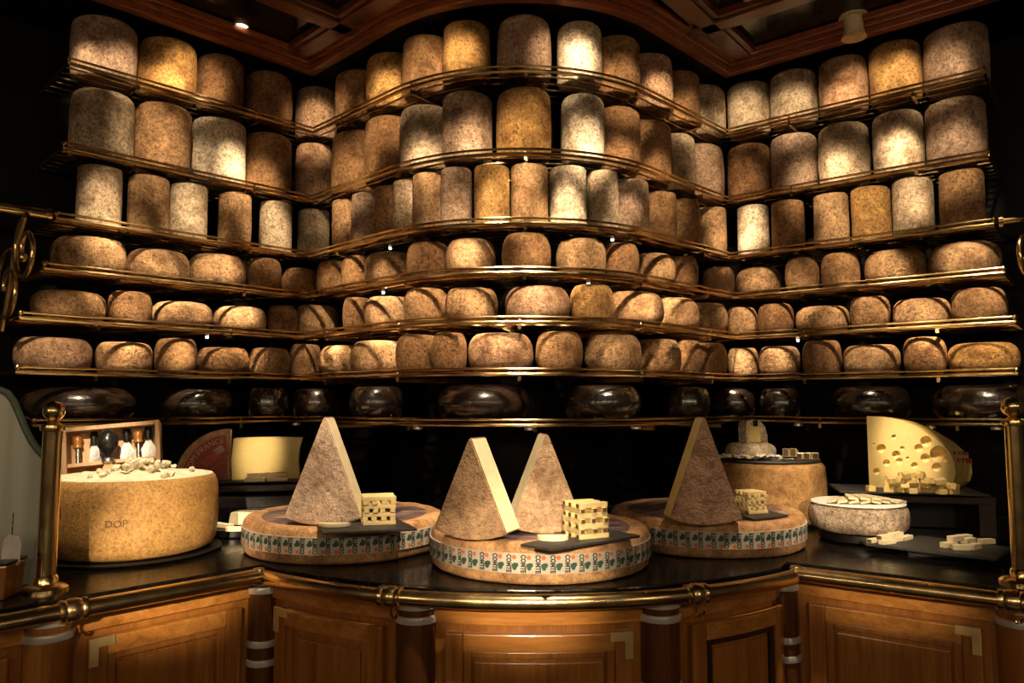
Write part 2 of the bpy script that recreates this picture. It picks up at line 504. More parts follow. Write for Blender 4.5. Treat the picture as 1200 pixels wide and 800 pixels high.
M['ink'] = flat('green_black_ink', (0.02, 0.035, 0.026), 0.6)
M['green'] = flat('green_ink', (0.02, 0.075, 0.045), 0.6)
M['orange'] = flat('orange_ink', (0.62, 0.15, 0.035), 0.6)
M['red'] = flat('red_label', (0.36, 0.035, 0.022), 0.5)
M['redlight'] = flat('red_label_light', (0.55, 0.09, 0.04), 0.5)
M['tan'] = flat('label_tan', (0.62, 0.42, 0.22), 0.5)
M['brand'] = flat('branded_mark', (0.11, 0.055, 0.02), 0.7)
M['tagwhite'] = flat('tag_white', (0.80, 0.76, 0.74), 0.6)
M['plastic'] = flat('black_handle', (0.012, 0.012, 0.012), 0.25)
M['shade'] = flat('olive_shade', (0.30, 0.22, 0.08), 0.8)
M['creamlamp'] = flat('cream_fixture', (0.75, 0.62, 0.36), 0.6)
def toplabel():
    m, t, N, L, P = nt('printed_wheel_top')
    tc = N.new('ShaderNodeTexCoord'); co = tc.outputs['Object']
    mp = N.new('ShaderNodeMapping'); mp.inputs['Scale'].default_value = (9, 26, 9); L.new(co, mp.inputs['Vector'])
    n = noise_node(N, L, mp.outputs[0], 1.0, 5, 0.65, 0.6)
    r = ramp(N, L, n.outputs[0], [(0.38, (0.045, 0.028, 0.045)), (0.50, (0.16, 0.10, 0.11)), (0.60, (0.40, 0.27, 0.19)), (0.72, (0.62, 0.47, 0.32))])
    L.new(r.outputs[0], P.inputs['Base Color']); P.inputs['Roughness'].default_value = 0.35
    return m
M['toplabel'] = toplabel()
def emit(name, c, s):
    m, t, N, L, P = nt(name)
    P.inputs['Base Color'].default_value = (0.8, 0.8, 0.8, 1)
    P.inputs['Emission Color'].default_value = c + (1,)
    P.inputs['Emission Strength'].default_value = s
    return m
M['lamp'] = emit('lamp_glow', (1.0, 0.85, 0.62), 6.0)
M['puck'] = emit('puck_glow', (1.0, 0.86, 0.62), 5.0)
M['led'] = emit('led_glow', (1.0, 0.92, 0.78), 30.0)
def glass():
    m, t, N, L, P = nt('grey_green_glass')
    co = N.new('ShaderNodeTexCoord').outputs['Object']
    mp = N.new('ShaderNodeMapping'); mp.inputs['Scale'].default_value = (20, 1, 0.6); L.new(co, mp.inputs['Vector'])
    n = noise_node(N, L, mp.outputs[0], 1.2, 2)
    r = ramp(N, L, n.outputs[0], [(0.35, (0.42, 0.43, 0.35)), (0.7, (0.56, 0.57, 0.48))])
    L.new(r.outputs[0], P.inputs['Base Color'])
    P.inputs['Roughness'].default_value = 0.28
    P.inputs['Transmission Weight'].default_value = 0.15
    P.inputs['IOR'].default_value = 1.45
    return m
M['glass'] = glass()
M['glassedge'] = flat('glass_edge', (0.10, 0.13, 0.10), 0.15)

# ------------------------------------------------------------ plan paths
class Path:
    """plan polyline, left to right; inward (back) normal on its left-hand side"""
    def __init__(self, pts):
        self.p = [Vector((a[0], a[1])) for a in pts]
        self.s = [0.0]
        for a, b in zip(self.p, self.p[1:]): self.s.append(self.s[-1] + (b - a).length)
        self.L = self.s[-1]
    def at(self, s):
        s = min(max(s, 0.0), self.L)
        for i in range(len(self.p) - 1):
            if s <= self.s[i + 1] or i == len(self.p) - 2:
                d = self.p[i + 1] - self.p[i]
                q = (s - self.s[i]) / max(d.length, 1e-9)
                t = d.normalized()
                return self.p[i] + d * q, Vector((-t.y, t.x)), t
    def offset(self, d):
        out = []; n = len(self.p)
        for i in range(n):
            t1 = (self.p[i] - self.p[i - 1]).normalized() if i > 0 else None
            t2 = (self.p[i + 1] - self.p[i]).normalized() if i < n - 1 else None
            if t1 is None: t1 = t2
            if t2 is None: t2 = t1
            n1 = Vector((-t1.y, t1.x)); n2 = Vector((-t2.y, t2.x))
            b = (n1 + n2); b.normalize()
            out.append(self.p[i] + b * (d / max(0.3, b.dot(n1))))
        return Path(out)
    def s_at_u(self, u, z, k=1500):
        best = None
        for i in range(k + 1):
            s = self.L * i / k
            p = self.at(s)[0]
            e = abs(proj((p.x, p.y, z))[0] - u)
            if best is None or e < best[0]: best = (e, s)
        return best[1]
    def sub(self, s0, s1):
        pts = [self.at(s0)[0]] + [p for p, s in zip(self.p, self.s) if s0 + 1e-4 < s < s1 - 1e-4] + [self.at(s1)[0]]
        return Path(pts)
def fillet(a, c, b, r, n=18):
    a, c, b = Vector(a), Vector(c), Vector(b)
    d1 = (a - c).normalized(); d2 = (b - c).normalized()
    half = math.acos(max(-1, min(1, d1.dot(d2)))) / 2
    t = r / math.tan(half)
    p1 = c + d1 * t; p2 = c + d2 * t
    o = c + (d1 + d2).normalized() * (r / math.sin(half))
    a1 = math.atan2(p1.y - o.y, p1.x - o.x); a2 = math.atan2(p2.y - o.y, p2.x - o.x)
    while a2 - a1 > math.pi: a2 -= 2 * math.pi
    while a2 - a1 < -math.pi: a2 += 2 * math.pi
    return [(o.x + r * math.cos(a1 + (a2 - a1) * i / n), o.y + r * math.sin(a1 + (a2 - a1) * i / n)) for i in range(n + 1)]
LN, RN = (-0.905, 3.325), (0.980, 3.345)
DL = Vector((-0.705, -0.705)).normalized(); DR = Vector((0.785, -0.635)).normalized()
def shelf_path(ll, lr):
    a = Vector(LN) + DL * ll; b = Vector(RN) + DR * lr
    return Path([tuple(a), LN] + fillet(LN, (0.04, 2.395), RN, 0.72) + [RN, tuple(b)])
def slab(mb, path, off0, off1, z0, z1, mi=0):
    """curved box between two plan offsets of a path"""
    A = path.offset(off0).p; B = path.offset(off1).p
    n = len(A)
    vs = []
    for P_, z in ((A, z0), (B, z0), (B, z1), (A, z1)):
        vs += [(p.x, p.y, z) for p in P_]
    fs = []
    for k in range(4):
        k2 = (k + 1) % 4
        for i in range(n - 1):
            fs.append((k * n + i, k * n + i + 1, k2 * n + i + 1, k2 * n + i))
    fs.append((0, n, 2 * n, 3 * n)); fs.append((n - 1, 4 * n - 1, 3 * n - 1, 2 * n - 1))
    mb.add(vs, fs, mi)
    return mb
def path3(path, z): return [(p.x, p.y, z) for p in path.p]

# ============================================================ the setting
base = shelf_path(1.30, 1.40)
wallp = base.offset(0.40)
wb = MB()
slab(wb, wallp, 0.0, 0.05, 0.0, 2.92)
tag(wb.build('wall_back', M['wall']), kind='structure', label='black lacquered wall folding in and out behind the shelves', cat='wall')
fl = MB(); fl.box((0, 1.6, -0.025), (6.4, 7.2, 0.05))
tag(fl.build('floor', M['floor']), kind='structure', label='dark floor in front of the counter', cat='floor')

# ceiling with crown trim and coffer beams
CZ = 2.885
ceil = MB(); ceil.box((0, 1.6, CZ + 0.035), (6.4, 7.2, 0.05))
ceil_o = tag(ceil.build('ceiling', M['ceil']), kind='structure', label='dark glossy coffered ceiling above the cheese shelves', cat='ceiling')
sof = MB(); slab(sof, base, -0.02, 0.42, 2.838, CZ + 0.01)
sof.build('soffit', M['wall'], ceil_o)
tp = base.offset(-0.02)
for k, (o0, o1, z0, z1) in enumerate([(-0.030, 0.012, 2.822, 2.850), (-0.048, -0.02, 2.846, 2.866), (-0.075, -0.04, 2.862, 2.890)]):
    tb = MB(); slab(tb, tp, o0, o1, z0, z1)
    t_ = tb.build('trim_1' if k == 0 else 'moulding', M['trimwood_lit'], None if k == 0 else trim_o, bevel=0.004)
    if k == 0:
        trim_o = tag(t_, kind='structure', label='mahogany crown moulding following the folded line of the shelves', cat='trim')
def beam(a, b, w=0.07, h=0.04):
    a = Vector((a[0], a[1], 0)); b = Vector((b[0], b[1], 0))
    d = (b - a); L_ = d.length; ang = math.atan2(d.y, d.x)
    mt = Matrix.Translation((a + b) / 2) @ Matrix.Rotation(ang, 4, 'Z')
    m = MB(); m.box((0, 0, CZ - h / 2 + 0.01), (L_, w, h), mt)
    for s in (-1, 1):
        m.box((0, s * (w / 2 + 0.012), CZ - 0.006), (L_, 0.026, 0.03), mt)
    m.build('beam', M['redwood'], ceil_o, bevel=0.003)
nl = Vector((0.705, -0.705)).normalized(); nr = Vector((-DR.y * -1, -DR.x)).normalized()
nr = Vector((-0.635, -0.785)).normalized()
for off in (0.42, 1.05):
    a = Vector(LN) + nl * off; beam(a + DL * -0.9, a + DL * 2.0)
    a = Vector(RN) + nr * off; beam(a + DR * -0.9, a + DR * 2.0)
for t_ in (0.12, 0.95):
    a = Vector(LN) + DL * t_; beam(a + nl * 0.06, a + nl * 1.6)
    a = Vector(RN) + DR * t_; beam(a + nr * 0.06, a + nr * 1.6)
def downlight(u, v, lab):
    p = at_z(u, v, CZ + 0.006)
    r = empty('ceiling_downlight', (p.x, p.y, CZ + 0.010), 0, lab, 'downlight', 'ceiling downlights')
    m = MB(); m.lathe([(0.030, 0), (0.031, -0.006), (0.024, -0.008), (0.022, 0)], 24)
    m.build('ring', M['chrome'], r, smooth=True)
    m = MB(); m.lathe([(0.0, -0.004), (0.022, -0.004), (0.022, 0.0)], 24)
    m.build('bulb', M['lamp'], r, smooth=True)
downlight(283, 30, 'small round ceiling downlight above the left wing of shelves')
downlight(501, 3, 'small round ceiling downlight at the upper edge left of the centre bulge')
downlight(722, 2, 'small round ceiling downlight at the upper edge right of the centre bulge')
downlight(880, 2, 'small round ceiling downlight on the beam near the top right')
downlight(937, 44, 'small round ceiling downlight close to the right wing trim')
p = at_z(1000, 22, CZ)
cf = empty('ceiling_fixture', (p.x, p.y, CZ + 0.01), 0, 'cream flared fixture on the ceiling above the right wing', 'ceiling lamp')
m = MB(); m.lathe([(0.0, 0), (0.038, 0), (0.036, -0.05), (0.045, -0.085), (0.048, -0.09), (0.040, -0.09), (0.0, -0.075)], 28)
m.build('shade', M['creamlamp'], cf, smooth=True)
m = MB(); m.lathe([(0.0, 0), (0.055, 0), (0.055, -0.008), (0.0, -0.008)], 28)
m.build('mount', M['creamlamp'], cf, smooth=True)

# ============================================================ shelves
SH_NAMES = ['top shelf', 'second shelf down', 'third shelf down', 'fourth shelf down', 'fifth shelf down', 'sixth shelf down', 'lowest shelf']
#       peak v, out-offset, left end u, right end u
SHD = [(77, 0.00, 81, 1153), (174, 0.0, 75, 1158), (255, 0.01, 66, 1165), (313, 0.035, 52, 1176), (371, 0.06, 24, 1189), (432, 0.08, 20, 1191), (492, 0.10, 40, 1216)]
SHELF = []
def wing_len(sign, u, off, z):
    lo, hi = 0.2, 1.7
    for _ in range(40):
        mid = (lo + hi) / 2
        pth = shelf_path(mid if sign < 0 else 1.0, mid if sign > 0 else 1.0).offset(-off)
        q = pth.p[0] if sign < 0 else pth.p[-1]
        uu = proj((q.x, q.y, z))[0]
        if (uu > u) == (sign < 0): lo = mid
        else: hi = mid
    return lo
for i, (v, off, ul, ur) in enumerate(SHD):
    yap = 2.693 - off
    z = at_y(614, v + 4, yap).z
    pth = shelf_path(wing_len(-1, ul, off, z), wing_len(1, ur, off, z)).offset(-off)
    SHELF.append((pth, z))
    root = empty('brass_rail_shelf', (0, 0, 0), 0, 'long folded shelf of brass rods, the %s of seven' % SH_NAMES[i], 'shelf', 'brass rod cheese shelves')
    m = MB(); m.tube(path3(pth, z + 0.012), 0.0050, 8); m.build('front_rail', M['brass_rail'], root, smooth=True)
    m = MB(); m.tube(path3(pth.offset(0.004), z - 0.006), 0.0075, 8); m.build('lower_rail', M['brass_rail'], root, smooth=True)
    nrod = 6
    for k in range(nrod):
        m = MB(); m.tube(path3(pth.offset(0.05 + off + k * 0.058), z - 0.005), 0.0045, 6)
        m.build('rod', M['rod'], root, smooth=True)
    nb = 9
    for k in range(nb):
        s = pth.L * (k + 0.5) / nb
        q, n_, t_ = pth.at(s)
        a = q + n_ * 0.01; b = q + n_ * (0.375 + off)
        m = MB()
        mid = (a + b) / 2
        mt = Matrix.Translation((mid.x, mid.y, z - 0.021)) @ Matrix.Rotation(math.atan2(n_.y, n_.x), 4, 'Z')
        m.box((0, 0, 0), ((b - a).length, 0.012, 0.018), mt)
        m.build('bracket', M['rod'], root)
        if k not in (0, nb - 1):
            m = MB(); m.tube([(a.x, a.y, z - 0.014), (a.x, a.y, z + 0.014)], 0.0045, 6)
            m.build('stud', M['brass'], root, smooth=True)
    for s in (0.0, pth.L):
        q, n_, t_ = pth.at(s)
        m = MB(); a = q; b = q + n_ * 0.38
        m.tube([(a.x, a.y, z - 0.004), (b.x, b.y, z - 0.004)], 0.006, 8)
        m.lathe([(0.0, -0.010), (0.007, -0.007), (0.010, 0), (0.007, 0.007), (0.0, 0.010)], 12, (a.x, a.y, z + 0.010))
        m.build('end_bar', M['brass'], root, smooth=True)

# ============================================================ cheeses on the shelves
PAL = {'grey': (0.50, 0.40, 0.28), 'pale': (0.68, 0.59, 0.45), 'tan': (0.47, 0.295, 0.155), 'brown': (0.355, 0.20, 0.092),
       'dark': (0.25, 0.135, 0.060), 'gold': (0.44, 0.255, 0.088), 'mauve': (0.43, 0.30, 0.215), 'pink': (0.47, 0.29, 0.18)}
WORD = {'grey': 'stone grey', 'pale': 'pale ash grey', 'tan': 'tan', 'brown': 'brown', 'dark': 'dark brown', 'gold': 'golden brown', 'mauve': 'greyish mauve', 'pink': 'pinkish brown'}
ROWS = [
 [(85,158,11,'mauve'),(164,227,35,'gold'),(231,284,56,'dark'),(287,341,77,'dark'),(347,395,88,'pink'),(393,428,75,'brown'),(428,467,58,'gold'),(467,515,33,'brown'),(515,577,18,'gold'),(582,647,12,'mauve'),(648,709,22,'pale'),(709,754,40,'brown'),(754,790,60,'pink'),(790,821,82,'dark'),(820,851,97,'grey'),(853,904,93,'grey'),(903,958,78,'grey'),(960,1016,62,'pink'),(1019,1079,42,'gold'),(1083,1157,23,'mauve')],
 [(80,155,104,'grey'),(158,223,115,'tan'),(224,286,137,'pale'),(286,341,154,'brown'),(346,390,162,'pink'),(389,427,151,'brown'),(427,467,136,'brown'),(466,515,121,'grey'),(516,578,106,'mauve'),(582,647,102,'gold'),(651,713,107,'pale'),(713,756,122,'brown'),(756,791,139,'brown'),(789,818,155,'grey'),(817,848,168,'mauve'),(853,904,167,'dark'),(904,959,155,'mauve'),(960,1021,142,'grey'),(1021,1084,127,'grey'),(1085,1157,113,'mauve')],
 [(91,139,187,'grey'),(151,196,202,'tan'),(200,242,214,'grey'),(256,293,222,'tan'),(305,342,231,'grey'),(349,386,236,'grey'),(388,411,229,'tan'),(411,436,221,'mauve'),(436,456,215,'brown'),(455,484,206,'grey'),(483,516,199,'tan'),(517,554,192,'mauve'),(555,597,188,'gold'),(599,643,188,'tan'),(644,688,193,'pale'),(688,725,199,'grey'),(725,760,210,'mauve'),(760,793,224,'brown'),(793,820,233,'brown'),(820,851,240,'tan'),(865,901,240,'pale'),(906,943,234,'brown'),(955,994,226,'tan'),(1000,1043,218,'gold'),(1049,1093,208,'grey'),(1104,1153,198,'tan')],
 [(61,149,275,'tan'),(150,221,290,'tan'),(221,289,296,'tan'),(289,330,301,'brown'),(330,371,313,'brown'),(370,396,303,'brown'),(395,422,297,'brown'),(422,472,293,'tan'),(471,515,281,'dark'),(515,587,277,'tan'),(588,646,270,'brown'),(646,717,277,'tan'),(717,753,282,'dark'),(753,799,294,'tan'),(797,823,297,'brown'),(823,862,312,'brown'),(862,917,312,'tan'),(918,961,300,'brown'),(960,1011,293,'brown'),(1011,1087,290,'tan'),(1088,1174,281,'tan')],
 [(39,125,339,'tan'),(126,178,340,'brown'),(179,247,352,'tan'),(248,314,358,'tan'),(316,346,357,'brown'),(345,396,356,'tan'),(396,420,346,'brown'),(418,467,345,'tan'),(468,517,336,'brown'),(516,591,335,'tan'),(592,668,333,'pink'),(668,720,329,'gold'),(720,777,340,'tan'),(777,821,347,'tan'),(820,855,352,'tan'),(853,885,359,'tan'),(887,931,355,'dark'),(933,995,357,'tan'),(995,1045,346,'brown'),(1045,1117,348,'tan'),(1116,1177,336,'brown')],
 [(16,107,394,'pink'),(109,182,400,'tan'),(181,231,396,'brown'),(231,291,406,'brown'),(292,339,407,'tan'),(339,375,399,'brown'),(372,410,404,'tan'),(408,461,398,'tan'),(461,503,390,'brown'),(503,549,389,'dark'),(547,625,389,'pink'),(627,682,385,'brown'),(684,752,391,'tan'),(752,807,396,'tan'),(805,827,394,'brown'),(827,852,398,'brown'),(851,889,407,'tan'),(889,939,405,'tan'),(939,987,398,'brown'),(987,1056,403,'tan'),(1056,1109,394,'brown'),(1109,1196,400,'gold')],
 [(32,158,453,'w'),(189,271,455,'w'),(292,339,451,'w'),(343,401,455,'w'),(410,474,448,'w'),(511,622,450,'w'),(660,752,447,'w'),(781,832,447,'w'),(834,885,455,'w'),(891,937,455,'w'),(978,1065,448,'w'),(1097,1207,448,'w')],
]
LIM = [(0.08, 0.118), (0.08, 0.118), (0.052, 0.078), (0.07, 0.135), (0.07, 0.135), (0.07, 0.135), (0.07, 0.19)]
GRP = ['large drum cheeses on the top shelf', 'large drum cheeses on the second shelf', 'slim drum cheeses on the third shelf', 'tommes on the fourth shelf', 'tommes on the fifth shelf', 'tommes on the sixth shelf', 'black waxed wheels on the lowest shelf']
def cheese_mesh(name, r, h, edge, bulge, seed, mat, lump=0.03, n=44, rings=12):
    prof = []
    eh = edge[1] * h; er = edge[0] * r
    prof.append((0.0, 0.0)); prof.append((r * 0.5, 0.0))
    for k in range(6):
        a = math.pi / 2 * k / 5
        prof.append((r - er + er * math.sin(a) , eh - eh * math.cos(a)))
    for k in range(1, rings):
        prof.append((r, eh + (h - 2 * eh) * k / rings))
    for k in range(6):
        a = math.pi / 2 * k / 5
        prof.append((r - er + er * math.cos(a), h - eh + eh * math.sin(a)))
    prof += [(r * 0.5, h * 1.0), (0.0, h * 1.0)]
    mb = MB()
    pr = []
    for rr, z in prof:
        w = math.sin(math.pi * min(max(z / h, 0), 1))
        pr.append((rr * (1 - bulge + bulge * w), z))
    mb.lathe(pr, n)
    sd = Vector((seed * 3.17, seed * 1.71, seed * 0.53))
    vs = []
    for x, y, z in mb.v:
        p = Vector((x, y, z))
        q = mnoise.noise(p * (0.55 / r) + sd) * lump + mnoise.noise(p * (2.0 / r) + sd * 2) * lump * 0.35
        rr = math.hypot(x, y)
        k = 1 + q
        dz = 0.0
        if z > h * 0.6:
            dz = mnoise.noise(p * (0.8 / r) + sd * 3) * lump * h * 0.5
        vs.append((x * k, y * k, z + dz))
    mb.v = vs
    me = mb.mesh(name, mat, smooth=True, ang=70)
    bm = bmesh.new(); bm.from_mesh(me); bmesh.ops.remove_doubles(bm, verts=bm.verts, dist=1e-5); bm.to_mesh(me); bm.free()
    return me
random.seed(11)
for ri, row in enumerate(ROWS):
    pth, z = SHELF[ri]
    zb = z + 0.0005
    sol = []
    for (u0, u1, vt, colr) in row:
        uc = (u0 + u1) / 2
        vis = u1 - u0
        flag = 0
        if ri < 6:
            if u0 >= 368 and u1 <= 517: flag = -1
            elif u0 >= 705 and u1 <= 856: flag = 1
        r = LIM[ri][0]
        for it in range(6):
            op = pth.offset(r + 0.022)
            best = None
            for k in range(701):
                s = op.L * k / 700
                c, n_, t_ = op.at(s)
                u, v, zc = proj((c.x, c.y, z + 0.06))
                rp = FPX * r / zc
                e = abs(u - uc) if flag == 0 else (abs(u - rp - u0) if flag < 0 else abs(u + rp - u1))
                if best is None or e < best[0]: best = (e, c, t_, zc)
            _, c, t_, zc = best
            if flag == 0:
                r2 = vis * zc / FPX / 2
            else:
                vd = c.normalized()
                ratio = max(0.5, abs(vd.x * t_.y - vd.y * t_.x))
                r2 = vis * zc / FPX / 2 / ratio
            r = 0.5 * r + 0.5 * min(max(r2, LIM[ri][0]), LIM[ri][1])
        yf = c.length - r * 0.8
        top = at_y(uc, vt, c.y * yf / c.length).z
        sol.append([c, r, top, colr])
    for a, b in zip(sol, sol[1:]):
        d = (a[0] - b[0]).length
        if d < a[1] + b[1] + 0.003:
            k = (d - 0.003) / (a[1] + b[1])
            a[1] *= k; b[1] *= k
    for k, (c, r, top, colr) in enumerate(sol):
        h = top - zb
        if ri < 6: h = min(h, SHELF[ri - 1][1] - z - 0.035 if ri else 0.235)
        else: h = min(max(h, 0.11), 0.135)
        nL = k + 1; nR = len(sol) - k
        pos = '%s from the left end' % ORD[nL] if nL <= nR else '%s from the right end' % ORD[nR]
        sd = ri * 40 + k + 1
        if ri < 2:
            me = cheese_mesh('drum_cheese', r, h, (0.13 + random.random() * .1, 0.10), 0.02 + random.random() * 0.05, sd, M['rind'], 0.030)
            nm, lab = 'drum_cheese', '%s drum cheese, %s of the %s' % (WORD[colr], pos, SH_NAMES[ri])
        elif ri == 2:
            me = cheese_mesh('slim_cheese', r, h, (0.10, 0.05), 0.015, sd, M['rind'], 0.025)
            nm, lab = 'slim_cheese', '%s slim upright cheese, %s of the %s' % (WORD[colr], pos, SH_NAMES[ri])
        elif ri < 6:
            me = cheese_mesh('tomme_cheese', r, h, (0.22 + random.random() * .08, 0.36), 0.06, sd, M['rind'], 0.035)
            nm, lab = 'tomme_cheese', '%s rounded tomme cheese, %s of the %s' % (WORD[colr], pos, SH_NAMES[ri])
        else:
            me = cheese_mesh('waxed_cheese_wheel', r, h, (0.30, 0.46), 0.05, sd, M['wax'], 0.02)
            nm, lab = 'waxed_cheese_wheel', 'glossy black waxed cheese wheel, %s of the %s' % (pos, SH_NAMES[ri])
        o = link_mesh(nm, me, None, (c.x, c.y, zb), (0, 0, random.random() * 6.28))
        if ri < 6:
            j = 0.92 + random.random() * 0.18; w = (random.random() - .5) * 0.05
            pc = PAL[colr]
            if ri > 2: j *= 0.92
            o.color = (pc[0] * j * (1 + w), pc[1] * j, pc[2] * j * (1 - w), 1)
        tag(o, lab, 'cheese', GRP[ri])

# pin-point lamps clipped under the shelf rods
for k, (si, u) in enumerate([(2, 409), (2, 457), (2, 718), (2, 808), (3, 449), (3, 690), (4, 243), (4, 935)]):
    pth, z = SHELF[si]
    pp = pth.offset(0.09)
    q, n_, t_ = pp.at(pp.s_at_u(u, z - 0.02))
    o = empty('pin_lamp', (q.x, q.y, z - 0.010), 0, 'pin point lamp under the %s, %s' % (SH_NAMES[si], ['first of four', 'second of four', 'third of four', 'last of four', 'left of the centre bulge', 'right of the centre bulge', 'on the left wing', 'on the right wing'][k]), 'lamp', 'pin point lamps under the shelves')
    m = MB(); m.lathe([(0.0, 0.0), (0.008, 0.0), (0.008, -0.012), (0.0055, -0.014), (0.0, -0.014)], 14); m.build('housing', M['chrome'], o, smooth=True)
    m = MB(); m.lathe([(0.0, -0.020), (0.0035, -0.019), (0.0048, -0.0165), (0.0045, -0.013), (0.0, -0.013)], 12); m.build('bulb', M['led'], o, smooth=True)

# ============================================================ counter
CTZ = 0.90
cN_L, cN_R = Vector((-0.68, 2.075)), Vector((0.77, 2.105))
cDL = Vector((-0.40, -0.44)).normalized(); cDR = Vector((0.81, -0.585)).normalized()
arc = []
cc, cR = Vector((0.045, 2.885)), 1.085
a0 = math.atan2(cN_L.y - cc.y, cN_L.x - cc.x); a1 = math.atan2(cN_R.y - cc.y, cN_R.x - cc.x)
for i in range(1, 24):
    a = a0 + (a1 - a0) * i / 24
    arc.append((cc.x + cR * math.cos(a), cc.y + cR * math.sin(a)))
cpath = Path([tuple(cN_L + cDL * 0.85), tuple(cN_L)] + arc + [tuple(cN_R), tuple(cN_R + cDR * 0.9)])
front = cpath.offset(0.018)
poly = [tuple(p) for p in front.p] + [tuple(p) for p in reversed(wallp.offset(-0.003).p)]
m = MB(); m.prism(poly, CTZ - 0.035, CTZ)
tag(m.build('countertop', M['counter'], bevel=0.004), 'glossy black stone counter top carrying the cheese display', 'counter top')

# brass foot of the counter edge: round rail with sleeves
rail = empty('counter_rail', (0, 0, 0), 0, 'thick round brass rail along the counter edge', 'rail')
rp = cpath.offset(-0.012)
m = MB(); m.tube(path3(rp, CTZ - 0.022), 0.0195, 16)
m.build('tube', M['brass_old'], rail, smooth=True)
for u in (85, 458, 815, 1186):
    s = rp.s_at_u(u, CTZ - 0.02)
    q, n_, t_ = rp.at(s)
    ang = math.atan2(t_.y, t_.x)
    m = MB(); m.lathe([(0.0195, -0.030), (0.025, -0.028), (0.026, -0.020), (0.024, -0.016), (0.027, -0.008), (0.027, 0.008), (0.024, 0.016), (0.026, 0.020), (0.025, 0.028), (0.0195, 0.030)], 24)
    j = m.build('sleeve', M['brass_old'], rail, smooth=True, loc=(q.x, q.y, CTZ - 0.022), rot=(0, math.pi / 2, ang))
    m = MB()
    hp = [(0, 0, -0.024), (0, 0, -0.040), (0.006, -0.004, -0.048), (0.014, -0.008, -0.046), (0.018, -0.010, -0.038)]
    m.tube(hp, 0.0035, 8)
    m.build('hook', M['brass'], rail, smooth=True, loc=(q.x, q.y, CTZ - 0.022))
for q in (rp.p[1], rp.p[-2]):
    m = MB(); m.lathe([(0.0, -0.023), (0.014, -0.020), (0.0215, -0.010), (0.023, 0), (0.0215, 0.010), (0.014, 0.020), (0.0, 0.023)], 20)
    m.build('elbow', M['brass_old'], rail, smooth=True, loc=(q.x, q.y, CTZ - 0.022))

# wooden columns and cabinet units under the counter
COLU = [55, 302, 488, 772, 934, 1197]
COLN = ['wooden column with chrome bands under the counter, farthest left', 'wooden column with chrome bands in the left counter corner', 'wooden column with chrome bands left of the centre cabinet',
        'wooden column with chrome bands right of the centre cabinet', 'wooden column with chrome bands in the right counter corner', 'wooden column with chrome bands under the counter, farthest right']
cols = []
cp2 = cpath.offset(0.044)
for i, u in enumerate(COLU):
    s = cp2.s_at_u(u, 0.80)
    if i == 1: s = cp2.s[1]
    if i == 4: s = cp2.s[-2]
    q, n_, t_ = cp2.at(s)
    if i in (1, 4): q = cp2.p[1] if i == 1 else cp2.p[-2]; q = q + Vector((0, -0.012))
    s0 = s
    cols.append(s0)
    c = empty('counter_column', (q.x, q.y, 0), 0, COLN[i], 'column', 'banded wooden counter columns')
    R = 0.050 if i not in (1, 4) else 0.042
    m = MB(); m.lathe([(0.0, 0.0), (R + 0.012, 0.0), (R + 0.012, 0.06), (R, 0.07), (R, 0.862), (0.0, 0.862)], 28)
    m.build('shaft', M['oak' if i in (0, 5) else 'colwood'], c, smooth=True)
    for zb in ((0.822, 0.660) if i not in (1, 4) else (0.832, 0.690, 0.640)):
        m = MB(); m.lathe([(R, -0.009), (R + 0.004, -0.008), (R + 0.0055, 0), (R + 0.004, 0.008), (R, 0.009)], 28)
        m.build('band', M['chrome'], c, smooth=True, loc=(0, 0, zb))
    m = MB(); m.lathe([(R, -0.006), (R + 0.004, -0.006), (R + 0.004, 0.006), (R, 0.006)], 28)
    m.build('collar', M['chrome'], c, smooth=True, loc=(0, 0, 0.853))
CABN = ['varnished wood cabinet panel at the far left end of the counter', 'varnished cabinet with framed door under the left counter wing', 'curved varnished cabinet with framed door left of the centre cabinet',
        'varnished cabinet with broad framed door under the centre wheel', 'curved varnished cabinet with framed door right of the centre cabinet', 'varnished cabinet with framed door under the right counter wing', 'varnished wood cabinet panel at the far right end of the counter']
bounds = [0.0] + cols + [cp2.L]
CORNER = [None, 'L', 'L', 'R', None, 'R', None]
